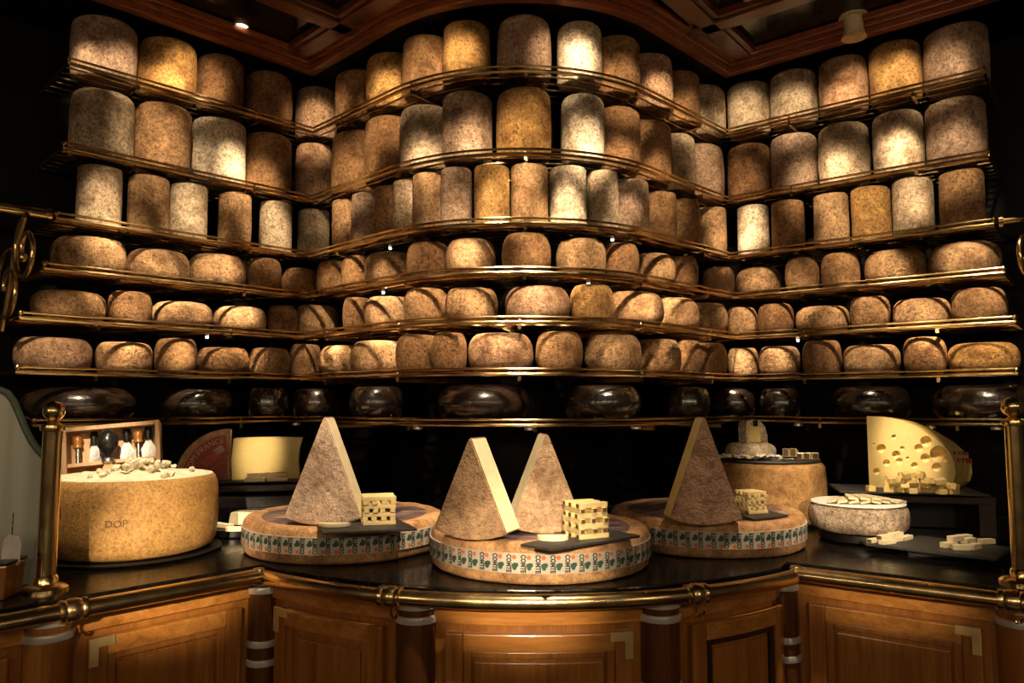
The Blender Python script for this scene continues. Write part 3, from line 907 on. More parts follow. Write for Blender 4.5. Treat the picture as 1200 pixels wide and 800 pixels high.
for i in range(7):
    s0 = bounds[i] + (0.045 if i else 0); s1 = bounds[i + 1] - (0.045 if i < 6 else 0)
    if s1 - s0 < 0.05: continue
    sp = cp2.sub(s0, s1)
    cab = empty('counter_cabinet', (0, 0, 0), 0, CABN[i], 'cabinet', 'varnished counter cabinets')
    m = MB(); slab(m, sp, 0.0, 0.22, 0.04, 0.862); m.build('body', M['oak'], cab)
    m = MB(); slab(m, sp, 0.012, 0.20, 0.0, 0.05); m.build('plinth', M['darkwood'], cab)
    m = MB(); slab(m, sp, -0.010, 0.002, 0.812, 0.858); m.build('frieze', M['oak_h_lit'], cab, bevel=0.002)
    d0, d1 = 0.035, sp.L - 0.035
    dp = sp.sub(d0, d1)
    z0, z1 = 0.09, 0.795
    m = MB(); slab(m, dp, -0.006, 0.004, z0, z1)
    door = m.build('door', M['oak'], cab)
    w = 0.042
    for (x0, x1, za, zc) in ((0, w, z0, z1), (dp.L - w, dp.L, z0, z1)):
        m = MB(); slab(m, dp.sub(x0, x1), -0.024, -0.004, za, zc); m.build('stile', M['oak'], door, bevel=0.004)
    for za, zc in ((z1 - w, z1), (z0, z0 + w)):
        m = MB(); slab(m, dp.sub(w, dp.L - w), -0.024, -0.004, za, zc); m.build('rail', M['oak_h_lit'], door, bevel=0.004)
    b0 = w + 0.016
    if dp.L > 2 * b0 + 0.06:
        m = MB()
        slab(m, dp.sub(w, b0 + 0.004), -0.016, -0.004, z0 + w, z1 - w); slab(m, dp.sub(dp.L - b0 - 0.004, dp.L - w), -0.016, -0.004, z0 + w, z1 - w)
        slab(m, dp.sub(b0 + .004, dp.L - b0 - .004), -0.016, -0.004, z1 - b0, z1 - w)
        m.build('bead', M['darkwood'] if i in (4,) else M['oak'], door, bevel=0.003)
        m = MB(); slab(m, dp.sub(b0 + 0.010, dp.L - b0 - 0.010), -0.012, -0.004, z0 + b0 + .01, z1 - b0 - 0.010)
        m.build('panel', M['oak'], door, bevel=0.003)
    if CORNER[i]:
        e0, e1 = (0.0, 0.055) if CORNER[i] == 'L' else (dp.L - 0.055, dp.L)
        v0, v1 = (0.0, 0.020) if CORNER[i] == 'L' else (dp.L - 0.020, dp.L)
        m = MB(); slab(m, dp.sub(e0, e1), -0.027, -0.022, z1 - 0.020, z1 + 0.001); slab(m, dp.sub(v0, v1), -0.0275, -0.022, z1 - 0.062, z1 - 0.0195)
        tag(m.build('corner_plate', M['brass_satin'], door), label='brass corner plate on the door')

# ============================================================ brass posts, glass, scrolls
def post(u, v, topv, r, lab):
    p = at_z(u, v, CTZ)
    top = at_y(u, topv, p.y).z - CTZ
    o = empty('brass_post', (p.x, p.y, CTZ), 0, lab, 'post', 'brass posts at the counter ends')
    m = MB(); m.lathe([(0, 0), (0.048, 0), (0.048, 0.006), (0.040, 0.012), (r + 0.006, 0.016), (r + 0.004, 0.03), (r, 0.035)], 28); m.build('foot', M['brass_post'], o, smooth=True)
    m = MB(); m.lathe([(r, 0.016), (r, top - 0.055), (r - 0.004, top - 0.054), (0, top - 0.054)], 28); m.build('shaft', M['brass_post'], o, smooth=True)
    m = MB(); m.lathe([(r, -0.008), (r + 0.006, -0.006), (r + 0.007, 0), (r + 0.006, 0.006), (r - 0.004, 0.010), (r - 0.010, 0.016), (r - 0.008, 0.024)], 24)
    m.build('collar', M['brass_post'], o, smooth=True, loc=(0, 0, top - 0.058))
    b = 0.0245
    m = MB(); m.lathe([(b * math.sin(math.pi * k / 14), -b * math.cos(math.pi * k / 14)) for k in range(15)], 28)
    m.build('ball', M['brass_post'], o, smooth=True, loc=(0, 0, top - 0.018))
    return p
lp = post(53, 691, 473, 0.0215, 'polished brass post with ball top beside the hard cheese wheel')
rp_ = post(1197, 683, 468, 0.019, 'polished brass post with ball top at the right edge')

gy = lp.y + 0.052
gpx = [(-90, 452), (-40, 451), (0, 457), (8, 461), (15, 470), (21, 484), (28, 501), (36, 517), (44, 528), (50, 534), (50, 640), (48, 689)]
gp = [at_y(u, v, gy) for u, v in gpx]
gp.append(Vector((gp[0].x, gy, gp[-1].z)))
gp = [(q.x, q.z) for q in gp]
zmin = CTZ + 0.0005
gp[-1] = (gp[-1][0], zmin); gp[-2] = (gp[-2][0], zmin)
m = MB(); n = len(gp)
m.add([(x, gy, z) for x, z in gp] + [(x, gy + 0.012, z) for x, z in gp], [tuple(range(n)), tuple(range(2 * n - 1, n - 1, -1))] + [(i, (i + 1) % n, n + (i + 1) % n, n + i) for i in range(n)])
gs = m.build('glass_screen', M['glass'])
m = MB(); m.tube([(x, gy + 0.004, z) for x, z in gp[:10]], 0.0085, 8); m.build('polished_edge', M['glassedge'], gs, smooth=True)
tag(gs, 'grey green glass screen with a sweeping curved edge at the left', 'glass screen')

def scroll(start, hdir, lab, size, mirror=1):
    """brass volute hanging under a bar, in the vertical plane of hdir"""
    o = empty('brass_scroll', start, 0, lab, 'ornament', 'brass scroll ornaments')
    h = Vector((hdir[0], hdir[1], 0)).normalized()
    pts = []
    for k in range(64):
        t = k / 63.0
        a = math.pi / 2 - t * 4.4 * math.pi / 2 * 1.25
        rr = size * (1.0 - 0.72 * t)
        pts.append(h * (rr * 0.72 * math.cos(a)) * mirror + Vector((0, 0, -size + rr * math.sin(a))))
    m = MB(); m.tube(pts, 0.0085, 10); m.build('upper_volute', M['brass_post'], o, smooth=True)
    e = pts[-1]
    m = MB(); m.lathe([(0.016 * math.sin(math.pi * k / 10), -0.016 * math.cos(math.pi * k / 10)) for k in range(11)], 16)
    m.build('bead', M['brass_post'], o, smooth=True, loc=e)
    pts = []
    for k in range(64):
        t = k / 63.0
        a = math.pi / 2 - 0.25 + t * 4.4 * math.pi / 2 * 1.2
        rr = size * (1.15 - 0.8 * t)
        pts.append(h * (mirror) * (size * 1.0 - rr * 0.72 * math.cos(a) ) + Vector((0, 0, -size * 2.0 + rr * math.sin(a))))
    m = MB(); m.tube(pts, 0.0085, 10); m.build('lower_volute', M['brass_post'], o, smooth=True)
    m = MB(); m.tube([h * (mirror * 0.02) + Vector((0, 0, -0.01)), h * (mirror * size * 0.70) + Vector((0, 0, -size * 0.9)), h * (mirror * size * 0.85) + Vector((0, 0, -size * 1.9)), h * (mirror * size * 1.25) + Vector((0, 0, -size * 3.2))], 0.0085, 10)
    m.build('stem', M['brass_post'], o, smooth=True)
sp3, z3 = SHELF[2]
for sign, end in ((-1, sp3.p[0]), (1, sp3.p[-1])):
    d = DL if sign < 0 else DR
    a = Vector((end.x + d.x * 0.016, end.y + d.y * 0.016, z3)); b = a + Vector((d.x, d.y, 0)) * 0.45
    g = empty('gantry_bar', tuple(a), 0, 'thick brass bar running forward from the %s end of the third shelf' % ('left' if sign < 0 else 'right'), 'rail', 'brass gantry bars')
    m = MB(); m.tube([(0, 0, 0), tuple(b - a)], 0.0185 if sign < 0 else 0.012, 14); m.build('bar', M['brass'], g, smooth=True)
    m = MB(); m.tube([(0, 0, 0), tuple((b - a) * 0.03)], 0.023, 14); m.build('end_cap', M['brass'], g, smooth=True)
p = at_y(31, 270, 2.52)
vd = Vector((p.x, p.y)).normalized(); an = math.radians(22)
hd = Vector((vd.x * math.cos(an) - vd.y * math.sin(an), vd.x * math.sin(an) + vd.y * math.cos(an)))
scroll((p.x, p.y, z3 - 0.017), -hd, 'curling brass scroll ornament under the bar at the left edge', 0.122, -1)
p = at_y(1201, 275, 2.62)
vd = Vector((p.x, p.y)).normalized(); an = math.radians(-22)
hd = Vector((vd.x * math.cos(an) - vd.y * math.sin(an), vd.x * math.sin(an) + vd.y * math.cos(an)))
scroll((p.x, p.y, z3 - 0.012), -hd, 'curling brass scroll ornament under the bar at the right edge', 0.112, -1)
# dim lampshade at the far left
p = at_y(-8, 250, 3.0)
o = empty('lampshade', (p.x, p.y, p.z), 0, 'dim olive lampshade behind the brass bar at the left edge', 'lamp')
m = MB(); m.lathe([(0.055, 0.14), (0.158, 0.0), (0.154, 0.0), (0.051, 0.14)], 32); m.build('shade', M['shade'], o, smooth=True)
m = MB(); m.tube([(0, 0, 0.14), (0, 0, -0.30)], 0.012, 10); m.lathe([(0.0, 0), (0.06, 0), (0.05, 0.04), (0.0, 0.06)], 20, (0, 0, -0.34)); m.build('stem', M['brass_old'], o, smooth=True)
m = MB(); m.tube([(0, 0, -0.31), (0.10, 0.42, -0.31)], 0.012, 8); m.build('wall_arm', M['brass_old'], o, smooth=True)

# ============================================================ lettering
def text_mesh(body, size, bold=0.0):
    cu = bpy.data.curves.new('t', 'FONT'); cu.body = body; cu.size = size; cu.offset = bold
    cu.align_x = 'CENTER'; cu.align_y = 'CENTER'; cu.resolution_u = 2
    o = bpy.data.objects.new('t', cu); COL.objects.link(o)
    dg = bpy.context.evaluated_depsgraph_get()
    me = o.evaluated_get(dg).to_mesh()
    vs = [tuple(v.co) for v in me.vertices]; fs = [tuple(p.vertices) for p in me.polygons]
    o.evaluated_get(dg).to_mesh_clear()
    bpy.data.objects.remove(o); bpy.data.curves.remove(cu)
    return vs, fs

# ============================================================ big printed wheels
T_C = text_mesh('COMTE', 0.0180, 0.0009)
def printed_wheel(c, r, h, lab, flip, rot):
    o = empty('printed_cheese_wheel', (c[0], c[1], CTZ + 0.0005), rot, lab, 'cheese', 'three printed wheels on the counter')
    prof = [(0, 0), (r * .9, 0), (r - 0.008, 0.002), (r - 0.001, 0.010), (r + 0.002, h * 0.5), (r, h - 0.014), (r - 0.006, h - 0.004), (r - 0.018, h), (r - 0.035, h - 0.001), (r - 0.040, h - 0.004), (0, h - 0.004)]
    m = MB(); m.lathe(prof, 96)
    sd = Vector((c[0] * 9, c[1] * 7, 3))
    m.v = [(x * (1 + 0.006 * mnoise.noise(Vector((x, y, z)) * 12 + sd)), y * (1 + 0.006 * mnoise.noise(Vector((x, y, z)) * 12 + sd)), z + (0.002 * mnoise.noise(Vector((x, y, z)) * 20 + sd) if z > h * .8 and math.hypot(x, y) > r - 0.03 else 0)) for x, y, z in m.v]
    b = m.build('body', M['rind_wheel'], o, smooth=True, ang=60); b.color = (0.56, 0.33, 0.165, 1)
    m = MB(); m.lathe([(0, h - 0.0030), (r - 0.052, h - 0.0030), (r - 0.052, h - 0.0045)], 72)
    m.build('top_label', M['toplabel'], o)
    rb = r + 0.0050
    z0, z1 = 0.030, 0.077
    m = MB(); m.lathe([(rb - 0.004, z0), (rb, z0), (rb, z1), (rb - 0.004, z1)], 96)
    band = m.build('paper_band', M['paper'], o, smooth=True)
    nm = 54
    tx, be, do = MB(), MB(), MB()
    zc = (z0 + z1) / 2; sg = -1 if flip else 1
    def wrap(a, x, z, k=0.0004): return ((rb + k) * math.cos(a + x / rb), (rb + k) * math.sin(a + x / rb), zc + z)
    for i in range(nm):
        a = 2 * math.pi * i / nm
        vs, fs = T_C
        w = 0.70
        # vertical lettering (reads upwards), condensed
        tx.add([wrap(a, (-y * 0.95 + 0.0085) * sg, x * w * sg) for x, y, _ in vs], fs)
        # bell
        bl = [(-0.0075, -0.0035), (-0.0085, 0.0005), (-0.006, 0.0035), (-0.0045, 0.0075), (-0.001, 0.0085), (0.0015, 0.006), (0.0025, 0.002), (0.0035, -0.001), (-0.002, -0.0040)]
        be.add([wrap(a, (x * 1.5 - 0.0035) * sg, (z * 1.45 + 0.0035) * sg) for x, z in bl], [tuple(range(len(bl)))])
        dd = [(0.0056 * math.cos(2 * math.pi * k / 10), 0.0056 * math.sin(2 * math.pi * k / 10)) for k in range(10)]
        do.add([wrap(a, (x - 0.0055) * sg, (z - 0.0150) * sg) for x, z in dd], [tuple(range(10))])
    tag(tx.build('band_lettering', M['ink'], band, fix=False), kind='stuff'); tag(be.build('bell_motif', M['green'], band, fix=False), kind='stuff'); tag(do.build('dot_motif', M['orange'], band, fix=False), kind='stuff')
    return o
HW = 0.102
WC = [(-0.517, 2.37), (0.078, 2.150), (0.622, 2.452)]
WR = [0.300, 0.303, 0.300]
printed_wheel(WC[0], WR[0], HW, 'wide printed wheel on the left, carrying one pale wedge', False, 0.1)
printed_wheel(WC[1], WR[1], HW, 'wide printed wheel in the centre, carrying two upright wedges', True, 0.5)
printed_wheel(WC[2], WR[2], HW, 'wide printed wheel on the right, carrying one dark wedge', False, 0.9)
WT = CTZ + HW - 0.0030 + 0.0010
BZ = CTZ + HW + 0.0022

def wedge(u, v, R, alpha, thick, yaw, tint, lab, side='cream', lift=0.0):
    p = at_z(u, v, WT)
    pts = [(0.006, R), (-0.006, R)]
    n = 10
    al = math.radians(alpha)
    arc_ = [(-R * math.sin(al - 2 * al * k / n) * -1, R - R * math.cos(al - 2 * al * k / n)) for k in range(n + 1)]
    prof = [(-0.003, R)] + [(R * math.sin(-al + 2 * al * k / n), R - R * math.cos(-al + 2 * al * k / n)) for k in range(n + 1)] + [(0.003, R)]
    N_ = len(prof)
    o = empty('cheese_wedge', (p.x, p.y, WT + lift), yaw, lab, 'cheese', 'upright wedges on the printed wheels')
    rn = random.Random(int(u))
    m = MB()
    t2 = thick / 2
    e = 0.004
    f_ = [(x, -t2, z) for x, z in prof]; b_ = [(x, t2, z) for x, z in prof]
    m.add(f_ + b_, [tuple(range(N_)), tuple(range(2 * N_ - 1, N_ - 1, -1))] + [(i, (i + 1) % N_, N_ + (i + 1) % N_, N_ + i) for i in range(N_)])
    # rind on faces 0,1 and on the outer arc, paste on the two cuts
    for fi in range(len(m.f)):
        if fi < 2: m.m[fi] = 0
        else:
            i = fi - 2
            m.m[fi] = 1 if i in (0, N_ - 2) else 0
            if i == N_ - 1: m.m[fi] = 1
    b = m.build('body', [M['rind_wedge'], M[side]], o)
    b.color = tint + (1,)
    bm = bmesh.new(); bm.from_mesh(b.data)
    bmesh.ops.bevel(bm, geom=[e_ for e_ in bm.edges if len(e_.link_faces) == 2 and e_.calc_face_angle(0) > 0.9], offset=0.003, segments=2, affect='EDGES')
    bm.to_mesh(b.data); bm.free()
    return o
wedge(383, 613, 0.300, 21.5, 0.085, math.radians(-3), (0.60, 0.46, 0.36), 'pale speckled cheese wedge standing upright on the left printed wheel')
wedge(559, 632, 0.248, 24.0, 0.085, math.radians(-24), (0.36, 0.235, 0.14), 'brown wedge with a broad cream cut face, left one on the centre wheel', 'cream', 0.0055)
wedge(637, 622, 0.258, 22.5, 0.085, math.radians(12), (0.52, 0.37, 0.24), 'light brown wedge with pressed lines, right one on the centre wheel')
wedge(823, 613, 0.300, 20.0, 0.085, math.radians(1), (0.27, 0.165, 0.11), 'dark brown cheese wedge standing upright on the right printed wheel', 'yellow')

# ------------------------------------------------------------ slates, sticks and slices on the wheels
def slate_board(px, z, lab, thick=0.006):
    P_ = [at_z(u, v, z + thick) for u, v in px]
    c = sum(P_, Vector()) / len(P_)
    m = MB(); m.prism([(q.x - c.x, q.y - c.y) for q in P_], 0, thick)
    return tag(m.build('slate_board', M['slate'], loc=(c.x, c.y, z), bevel=0.001), lab, 'board', 'slate boards')
slate_board([(371, 614), (379, 624), (489, 619), (465, 607)], BZ, 'small slate board on the left printed wheel')
slate_board([(610, 637), (646, 643), (750, 627), (704, 617)], BZ, 'small slate board on the centre printed wheel')
slate_board([(868, 603), (884, 608), (924, 603), (893, 596)], BZ, 'small slate board on the right printed wheel')
SZ = BZ + 0.0065
def stick_mesh(L_, w, h, mat, rindend=True):
    m = MB(); m.box((0, 0, h / 2), (L_, w, h), mi=0)
    if rindend:
        for s in (-1, 1): m.box((s * (L_ / 2 + 0.001), 0, h / 2), (0.003, w * 0.98, h * 0.98), mi=1)
    me = m.mesh('cheese_stick', [mat, M['brand'] if rindend else mat], bevel=0.0012)
    return me
def lattice(u, v, z, L_, w, h, layers, per, mat, yaw, lab, grp, rindend):
    c = at_z(u, v, z)
    me = stick_mesh(L_, w, h, mat, rindend)
    rn = random.Random(int(u))
    for k in range(layers):
        for j in range(per):
            t = (j / (per - 1) - 0.5) * (L_ - w * 1.15)
            a = yaw + (math.pi / 2 if k % 2 else 0)
            off = Vector((-math.sin(a), math.cos(a))) * t
            o = link_mesh('cheese_stick', me, None, (c.x + off.x + rn.uniform(-1, 1) * .002, c.y + off.y + rn.uniform(-1, 1) * .002, z + k * (h + 0.0003)), (0, 0, a + rn.uniform(-.05, .05)))
            pn = {3: ['first', 'middle', 'last'], 4: ['first', 'second', 'third', 'last']}[per][j]
            tag(o, '%s stick %s, %s layer up, %s' % (pn, 'from the right' if False else ('from the back' if k % 2 == 99 else ('across' if k % 2 == 0 else 'lengthwise')), ORD[k + 1], lab), 'cheese', grp)
M['stick'] = paste('stick_paste', (0.88, 0.70, 0.34), 0.5)
lattice(443, 612, SZ, 0.088, 0.014, 0.0105, 7, 4, M['stick'], 0.25, 'lattice stack on the left wheel', 'sticks stacked on the left wheel', False)
lattice(686, 628, SZ, 0.080, 0.014, 0.0120, 7, 3, M['stick'], 0.45, 'tall lattice stack on the centre wheel', 'sticks stacked on the centre wheel', True)
lattice(880, 600, SZ, 0.068, 0.011, 0.0090, 7, 4, M['stick'], 0.35, 'little lattice stack on the right wheel', 'sticks stacked on the right wheel', False)
def slice_(u, v, z, r, h, lab, mat, rot, grp=None):
    p = at_z(u, v, z)
    m = MB()
    pts = [(r * math.cos(math.pi * k / 12) * 1.0, r * 0.75 * math.sin(math.pi * k / 12)) for k in range(13)]
    m.prism(pts, 0, h)
    return tag(m.build('cheese_slice', mat, loc=(p.x, p.y, z), rot=(0, 0, rot), bevel=0.002), lab, 'cheese', grp)
slice_(392, 616, SZ, 0.043, 0.010, 'round edged cheese slice lying on the left slate board', M['cream'], math.pi)
slice_(648, 632, SZ, 0.038, 0.013, 'round edged cheese slice lying on the centre slate board', M['cream'], math.pi)
p = at_z(632, 627, WT)

# ============================================================ hard cheese wheel on the left
HC = (-1.130, 2.270); HR = 0.238
pl = MB(); pl.lathe([(0, 0), (0.215, 0), (0.250, 0.005), (0.252, 0.009), (0.0, 0.009)], 64)
tag(pl.build('round_tray', M['black'], loc=(HC[0], HC[1], CTZ + 0.0005), smooth=True), 'round black tray under the big hard cheese wheel', 'tray')
hz = CTZ + 0.011
hh = 0.216
hw = empty('hard_cheese_wheel', (HC[0], HC[1], hz), 0, 'big golden hard cheese wheel with a broken open top', 'cheese')
m = MB()
prof = [(0, 0), (HR * .86, 0), (HR * .95, 0.010), (HR * .985, 0.03), (HR, 0.07), (HR * 1.004, 0.11), (HR, 0.155), (HR * .985, 0.192), (HR * .955, 0.209), (HR * .92, hh)]
m.lathe(prof, 96)
b = m.build('rind', M['rind_fine'], hw, smooth=True, ang=60); b.color = (0.52, 0.30, 0.10, 1)
m = MB()
m.lathe([(HR * .922 * k / 12, hh - 0.001) for k in range(12, -1, -1)], 72)
m.v = [(x, y, z + 0.012 * max(-0.4, mnoise.noise(Vector((x, y, 0)) * 28)) * min(1, (HR * .92 - math.hypot(x, y)) * 30) + 0.018 * math.exp(-((x - 0.03) ** 2 + y ** 2) / 0.012)) for x, y, z in m.v]
m.build('broken_top', M['crumb'], hw)
def wrap_text(body, size, R, z, ang, parent, name, mat, sx=1.0):
    vs, fs = text_mesh(body, size)
    mm = MB()
    mm.add([((R) * math.cos(ang + x * sx / R), R * math.sin(ang + x * sx / R), z + y) for x, y, _ in vs], fs)
    mm.build(name, mat, parent, fix=False)
cang = math.atan2(-HC[1], -HC[0])
wrap_text('DOP', 0.027, HR * 1.009, 0.105, cang - 0.16, hw, 'stamped_lettering', M['brand'], 1.0)
# dotted oval mark on the left flank
mm = MB()
for k in range(26):
    a = 2 * math.pi * k / 26
    x, z = 0.034 * math.cos(a), 0.034 * math.sin(a)
    aa = cang - 0.95
    q = Vector(((HR * 1.007) * math.cos(aa + x / HR), (HR * 1.007) * math.sin(aa + x / HR), 0.135 + z))
    mm.box(q, (0.004, 0.004, 0.004))
mm.build('stamped_oval', M['brand'], hw)
rn = random.Random(5)
for k in range(46):
    a = rn.uniform(0, 6.28); rr = abs(rn.gauss(0, 0.075)); rr = min(rr, 0.17)
    s = rn.uniform(0.008, 0.020)
    m = MB()
    bm = bmesh.new(); bmesh.ops.create_icosphere(bm, subdivisions=1, radius=s)
    for v in bm.verts:
        v.co *= rn.uniform(0.65, 1.15); v.co.z *= 0.65
    me = bpy.data.meshes.new('cheese_chunk'); bm.to_mesh(me); bm.free(); me.materials.append(M['crumb'])
    x, y = rr * math.cos(a) + 0.03, rr * math.sin(a) * 0.9 - 0.02
    dz = 0.018 * math.exp(-((x - 0.03) ** 2 + y ** 2) / 0.008) + 0.018 * math.exp(-((x - 0.03) ** 2 + y ** 2) / 0.012)
    o = link_mesh('cheese_chunk', me, None, (HC[0] + x, HC[1] + y, hz + hh + dz + s * 0.35), (rn.uniform(0, 3), rn.uniform(-.4, .4), rn.uniform(0, 6)))
    tag(o, 'broken chunk of hard cheese heaped on the big golden wheel', 'cheese', 'broken chunks on the hard cheese wheel')

# ============================================================ knife box behind it
bx = empty('knife_box', tuple(at_y(137, 600, 2.555)), 0, 'open pale wooden box of cheese knives leaning behind the golden wheel', 'box')
BW, BH, BD, BT = 0.295, 0.348, 0.09, 0.014
bx.location.z = CTZ + 0.001
bx.rotation_euler = (math.radians(-9), math.radians(-5), math.radians(20))
bx.location.z = CTZ + 0.020
def bpart(name, c, s, mat='pine'):
    m = MB(); m.box(c, s); return m.build(name, M[mat], bx, bevel=0.0015)
bpart('back', (0, BD / 2 - 0.004, BH / 2), (BW, 0.008, BH))
bpart('side', (-BW / 2 + BT / 2, 0, BH / 2), (BT, BD, BH)); bpart('side', (BW / 2 - BT / 2, 0, BH / 2), (BT, BD, BH))
bpart('top', (0, 0, BH - BT / 2), (BW - 2 * BT, BD, BT)); bpart('bottom', (0, 0, BT / 2), (BW - 2 * BT, BD, BT))
bpart('divider', (0, 0.0, 0.222), (BW - 2 * BT, BD * 0.8, 0.012))
bpart('divider', (0, 0.01, 0.10), (BW - 2 * BT, BD * 0.6, 0.012))
for x in (-0.085, 0.075):
    m = MB(); m.prism([(x - 0.022, 0.332), (x + 0.022, 0.332), (x + 0.012, 0.29), (x + 0.010, 0.228), (x - 0.010, 0.228), (x - 0.012, 0.29)], -0.006, 0.006)
    m.v = [(a, 0.012 + c, b) for a, b, c in m.v]; m.build('fret', M['pine'], bx, bevel=0.001)
bxm = Matrix.Translation(bx.location) @ bx.rotation_euler.to_matrix().to_4x4()
def tool(x, z, kind, lab, y=-0.018, rot=0.0):
    o = empty('cheese_knife', (0, 0, 0), 0, lab, 'knife', 'cheese knives in the wooden box')
    o.matrix_world = bxm @ Matrix.Translation((x, y, z)) @ Matrix.Rotation(rot, 4, 'Y')
    if kind == 'knob':
        m = MB(); m.lathe([(0.0, 0.095), (0.016, 0.092), (0.028, 0.078), (0.033, 0.060), (0.032, 0.042), (0.024, 0.024), (0.014, 0.012), (0.010, 0.0), (0, 0)], 24); m.build('handle', M['plastic'], o, smooth=True)
        m = MB(); m.lathe([(0.012, 0.0), (0.020, -0.004), (0.020, -0.014), (0.012, -0.020), (0.0, -0.020)], 20); m.build('ferrule', M['steel'], o, smooth=True)
        m = MB(); m.prism([(-0.010, -0.018), (0.010, -0.018), (0.027, -0.050), (0.029, -0.075), (0.022, -0.105), (-0.022, -0.105), (-0.029, -0.075), (-0.025, -0.050)], -0.005, 0.005)
        m.v = [(a, c, b) for a, b, c in m.v]; m.build('blade', M['pine'], o, bevel=0.0015)
    elif kind == 'blade':
        m = MB(); m.lathe([(0.0, 0.05), (0.010, 0.046), (0.013, 0.03), (0.010, 0.0), (0, 0)], 16); m.build('handle', M['plastic'], o, smooth=True)
        m = MB(); m.prism([(-0.006, 0.0), (0.006, 0.0), (0.026, -0.035), (0.028, -0.07), (-0.020, -0.07), (-0.024, -0.03)], -0.0012, 0.0012)
        m.v = [(a, c, b) for a, b, c in m.v]; m.build('blade', M['steel'], o)
    else:
        m = MB(); m.lathe([(0.0, 0.045), (0.012, 0.041), (0.017, 0.03), (0.013, 0.016), (0.016, 0.004), (0.012, 0), (0, 0)], 16); m.build('handle', M['oak'], o, smooth=True)
        m = MB(); m.lathe([(0.006, 0), (0.008, -0.05), (0.0, -0.055)], 12); m.build('blade', M['steel'], o, smooth=True)
tool(-0.010, 0.235, 'knob', 'knife with a fat black knob handle and wooden spatula blade', -0.052)
tool(0.040, 0.288, 'blade', 'broad shining cheese knife right of the black knob', 0.005)
tool(-0.060, 0.288, 'blade', 'broad shining cheese knife left of the black knob', 0.008)
tool(-0.105, 0.278, 'wood', 'short wooden handled knife at the left of the box', -0.015)
tool(0.078, 0.278, 'wood', 'short wooden handled knife right of the box centre', -0.016)
tool(0.108, 0.288, 'blade', 'small bladed knife at the right side of the box', 0.000)
tool(0.055, 0.160, 'wood', 'wooden handled knife on the lower ledge of the box', -0.012)

# ============================================================ riser with red wedge and yellow block
def riser(c, w, d, h, yaw, lab, legs=True, mat='darkwood'):
    o = empty('wooden_riser', (c[0], c[1], CTZ + 0.0005), yaw, lab, 'riser', 'dark wooden risers')
    m = MB(); m.box((0, 0, h - 0.020), (w, d, 0.024)); m.build('top', M[mat], o, bevel=0.002)
    for s in (-1, 1):
        m = MB(); m.box((s * (w / 2 - 0.025), 0, (h - 0.032) / 2), (0.050, d * 0.95, h - 0.032)); m.build('leg', M[mat], o, bevel=0.002)
    m = MB(); m.box((0, d * 0.3, (h - 0.032) / 2), (w - 0.1, 0.014, h - 0.04)); m.build('back_panel', M['black'], o)
    return o
RZ = 1.058
rc = at_y(302, 575, 2.86)
ryaw = math.radians(12)
riser(rc, 0.42, 0.20, RZ - CTZ - 0.008, ryaw, 'dark wooden riser carrying the red wedge and yellow block')
m = MB(); m.box((0, 0, 0.0035), (0.41, 0.21, 0.006)); tag(m.build('slate_board', M['slate'], loc=(rc.x, rc.y, RZ - 0.0075), rot=(0, 0, ryaw), bevel=0.001), 'slate board on the riser behind the left wheels', 'board', 'slate boards')
lp2 = at_y(300, 590, 2.735)
m = MB(); m.box((0, 0, 0.020), (0.34, 0.05, 0.040)); m.build('stone_step', M['slate'], loc=(lp2.x, lp2.y, CTZ + 0.067), rot=(0, 0, ryaw), bevel=0.004)
st = bpy.data.objects['stone_step']; tag(st, 'rough slate strip in front of the left riser', 'board')
m = MB(); m.box((0, 0, 0), (0.33, 0.05, 0.066)); tag(m.build('plinth_block', M['black'], loc=(lp2.x, lp2.y + 0.002, CTZ + 0.0335), rot=(0, 0, ryaw), bevel=0.002), 'black block under the rough slate strip', 'block')
# red labelled quarter
q = at_y(268, 562, 2.83)
rw = empty('labelled_cheese_quarter', (q.x, q.y, RZ), math.radians(14), 'quarter wheel with a red printed label leaning beside the yellow block', 'cheese')
rw.rotation_euler = (math.radians(-6), 0, math.radians(14))
RQ = 0.183
def sector(r0, r1, a0_, a1_, y0, y1, n=18):
    m = MB()
    A = [a0_ + (a1_ - a0_) * k / n for k in range(n + 1)]
    pts = [(-r1 * math.cos(a), r1 * math.sin(a)) for a in A] + ([(-r0 * math.cos(a), r0 * math.sin(a)) for a in reversed(A)] if r0 > 0 else [(0, 0)])
    N_ = len(pts)
    m.add([(x, y0, z) for x, z in pts] + [(x, y1, z) for x, z in pts], [tuple(range(N_)), tuple(range(2 * N_ - 1, N_ - 1, -1))] + [(i, (i + 1) % N_, N_ + (i + 1) % N_, N_ + i) for i in range(N_)])
    return m
b = sector(0, RQ, 0, math.pi / 2, -0.02, 0.03).build('body', M['rind_wheel'], rw, bevel=0.002); b.color = (0.5, 0.33, 0.18, 1)
lb = sector(0, RQ - 0.016, 0.04, math.pi / 2 - 0.09, -0.0225, -0.0195).build('label', M['red'], rw)
sector(RQ - 0.021, RQ - 0.018, 0.04, math.pi / 2 - 0.09, -0.0232, -0.0222).build('label_edge', M['tan'], lb)
vs, fs = text_mesh('TOM FRANCE', 0.029)
mm = MB(); am = math.radians(47); Rt = RQ - 0.040
mm.add([(-(Rt + y) * math.cos(am + x * 0.98 / Rt), -0.0232, (Rt + y) * math.sin(am + x * 0.98 / Rt)) for x, y, _ in vs], fs); mm.build('label_lettering', M['tan'], lb, fix=False)
mt = Matrix.Translation((-0.036, -0.0228, 0.105)) @ Matrix.Rotation(math.radians(-38), 4, 'Y')
m = MB(); m.box((0, 0, 0), (0.036, 0.0014, 0.026), mt); m.build('label_stamp', M['tan'], lb)
mt = Matrix.Translation((-0.062, -0.0228, 0.072)) @ Matrix.Rotation(math.radians(-38), 4, 'Y')
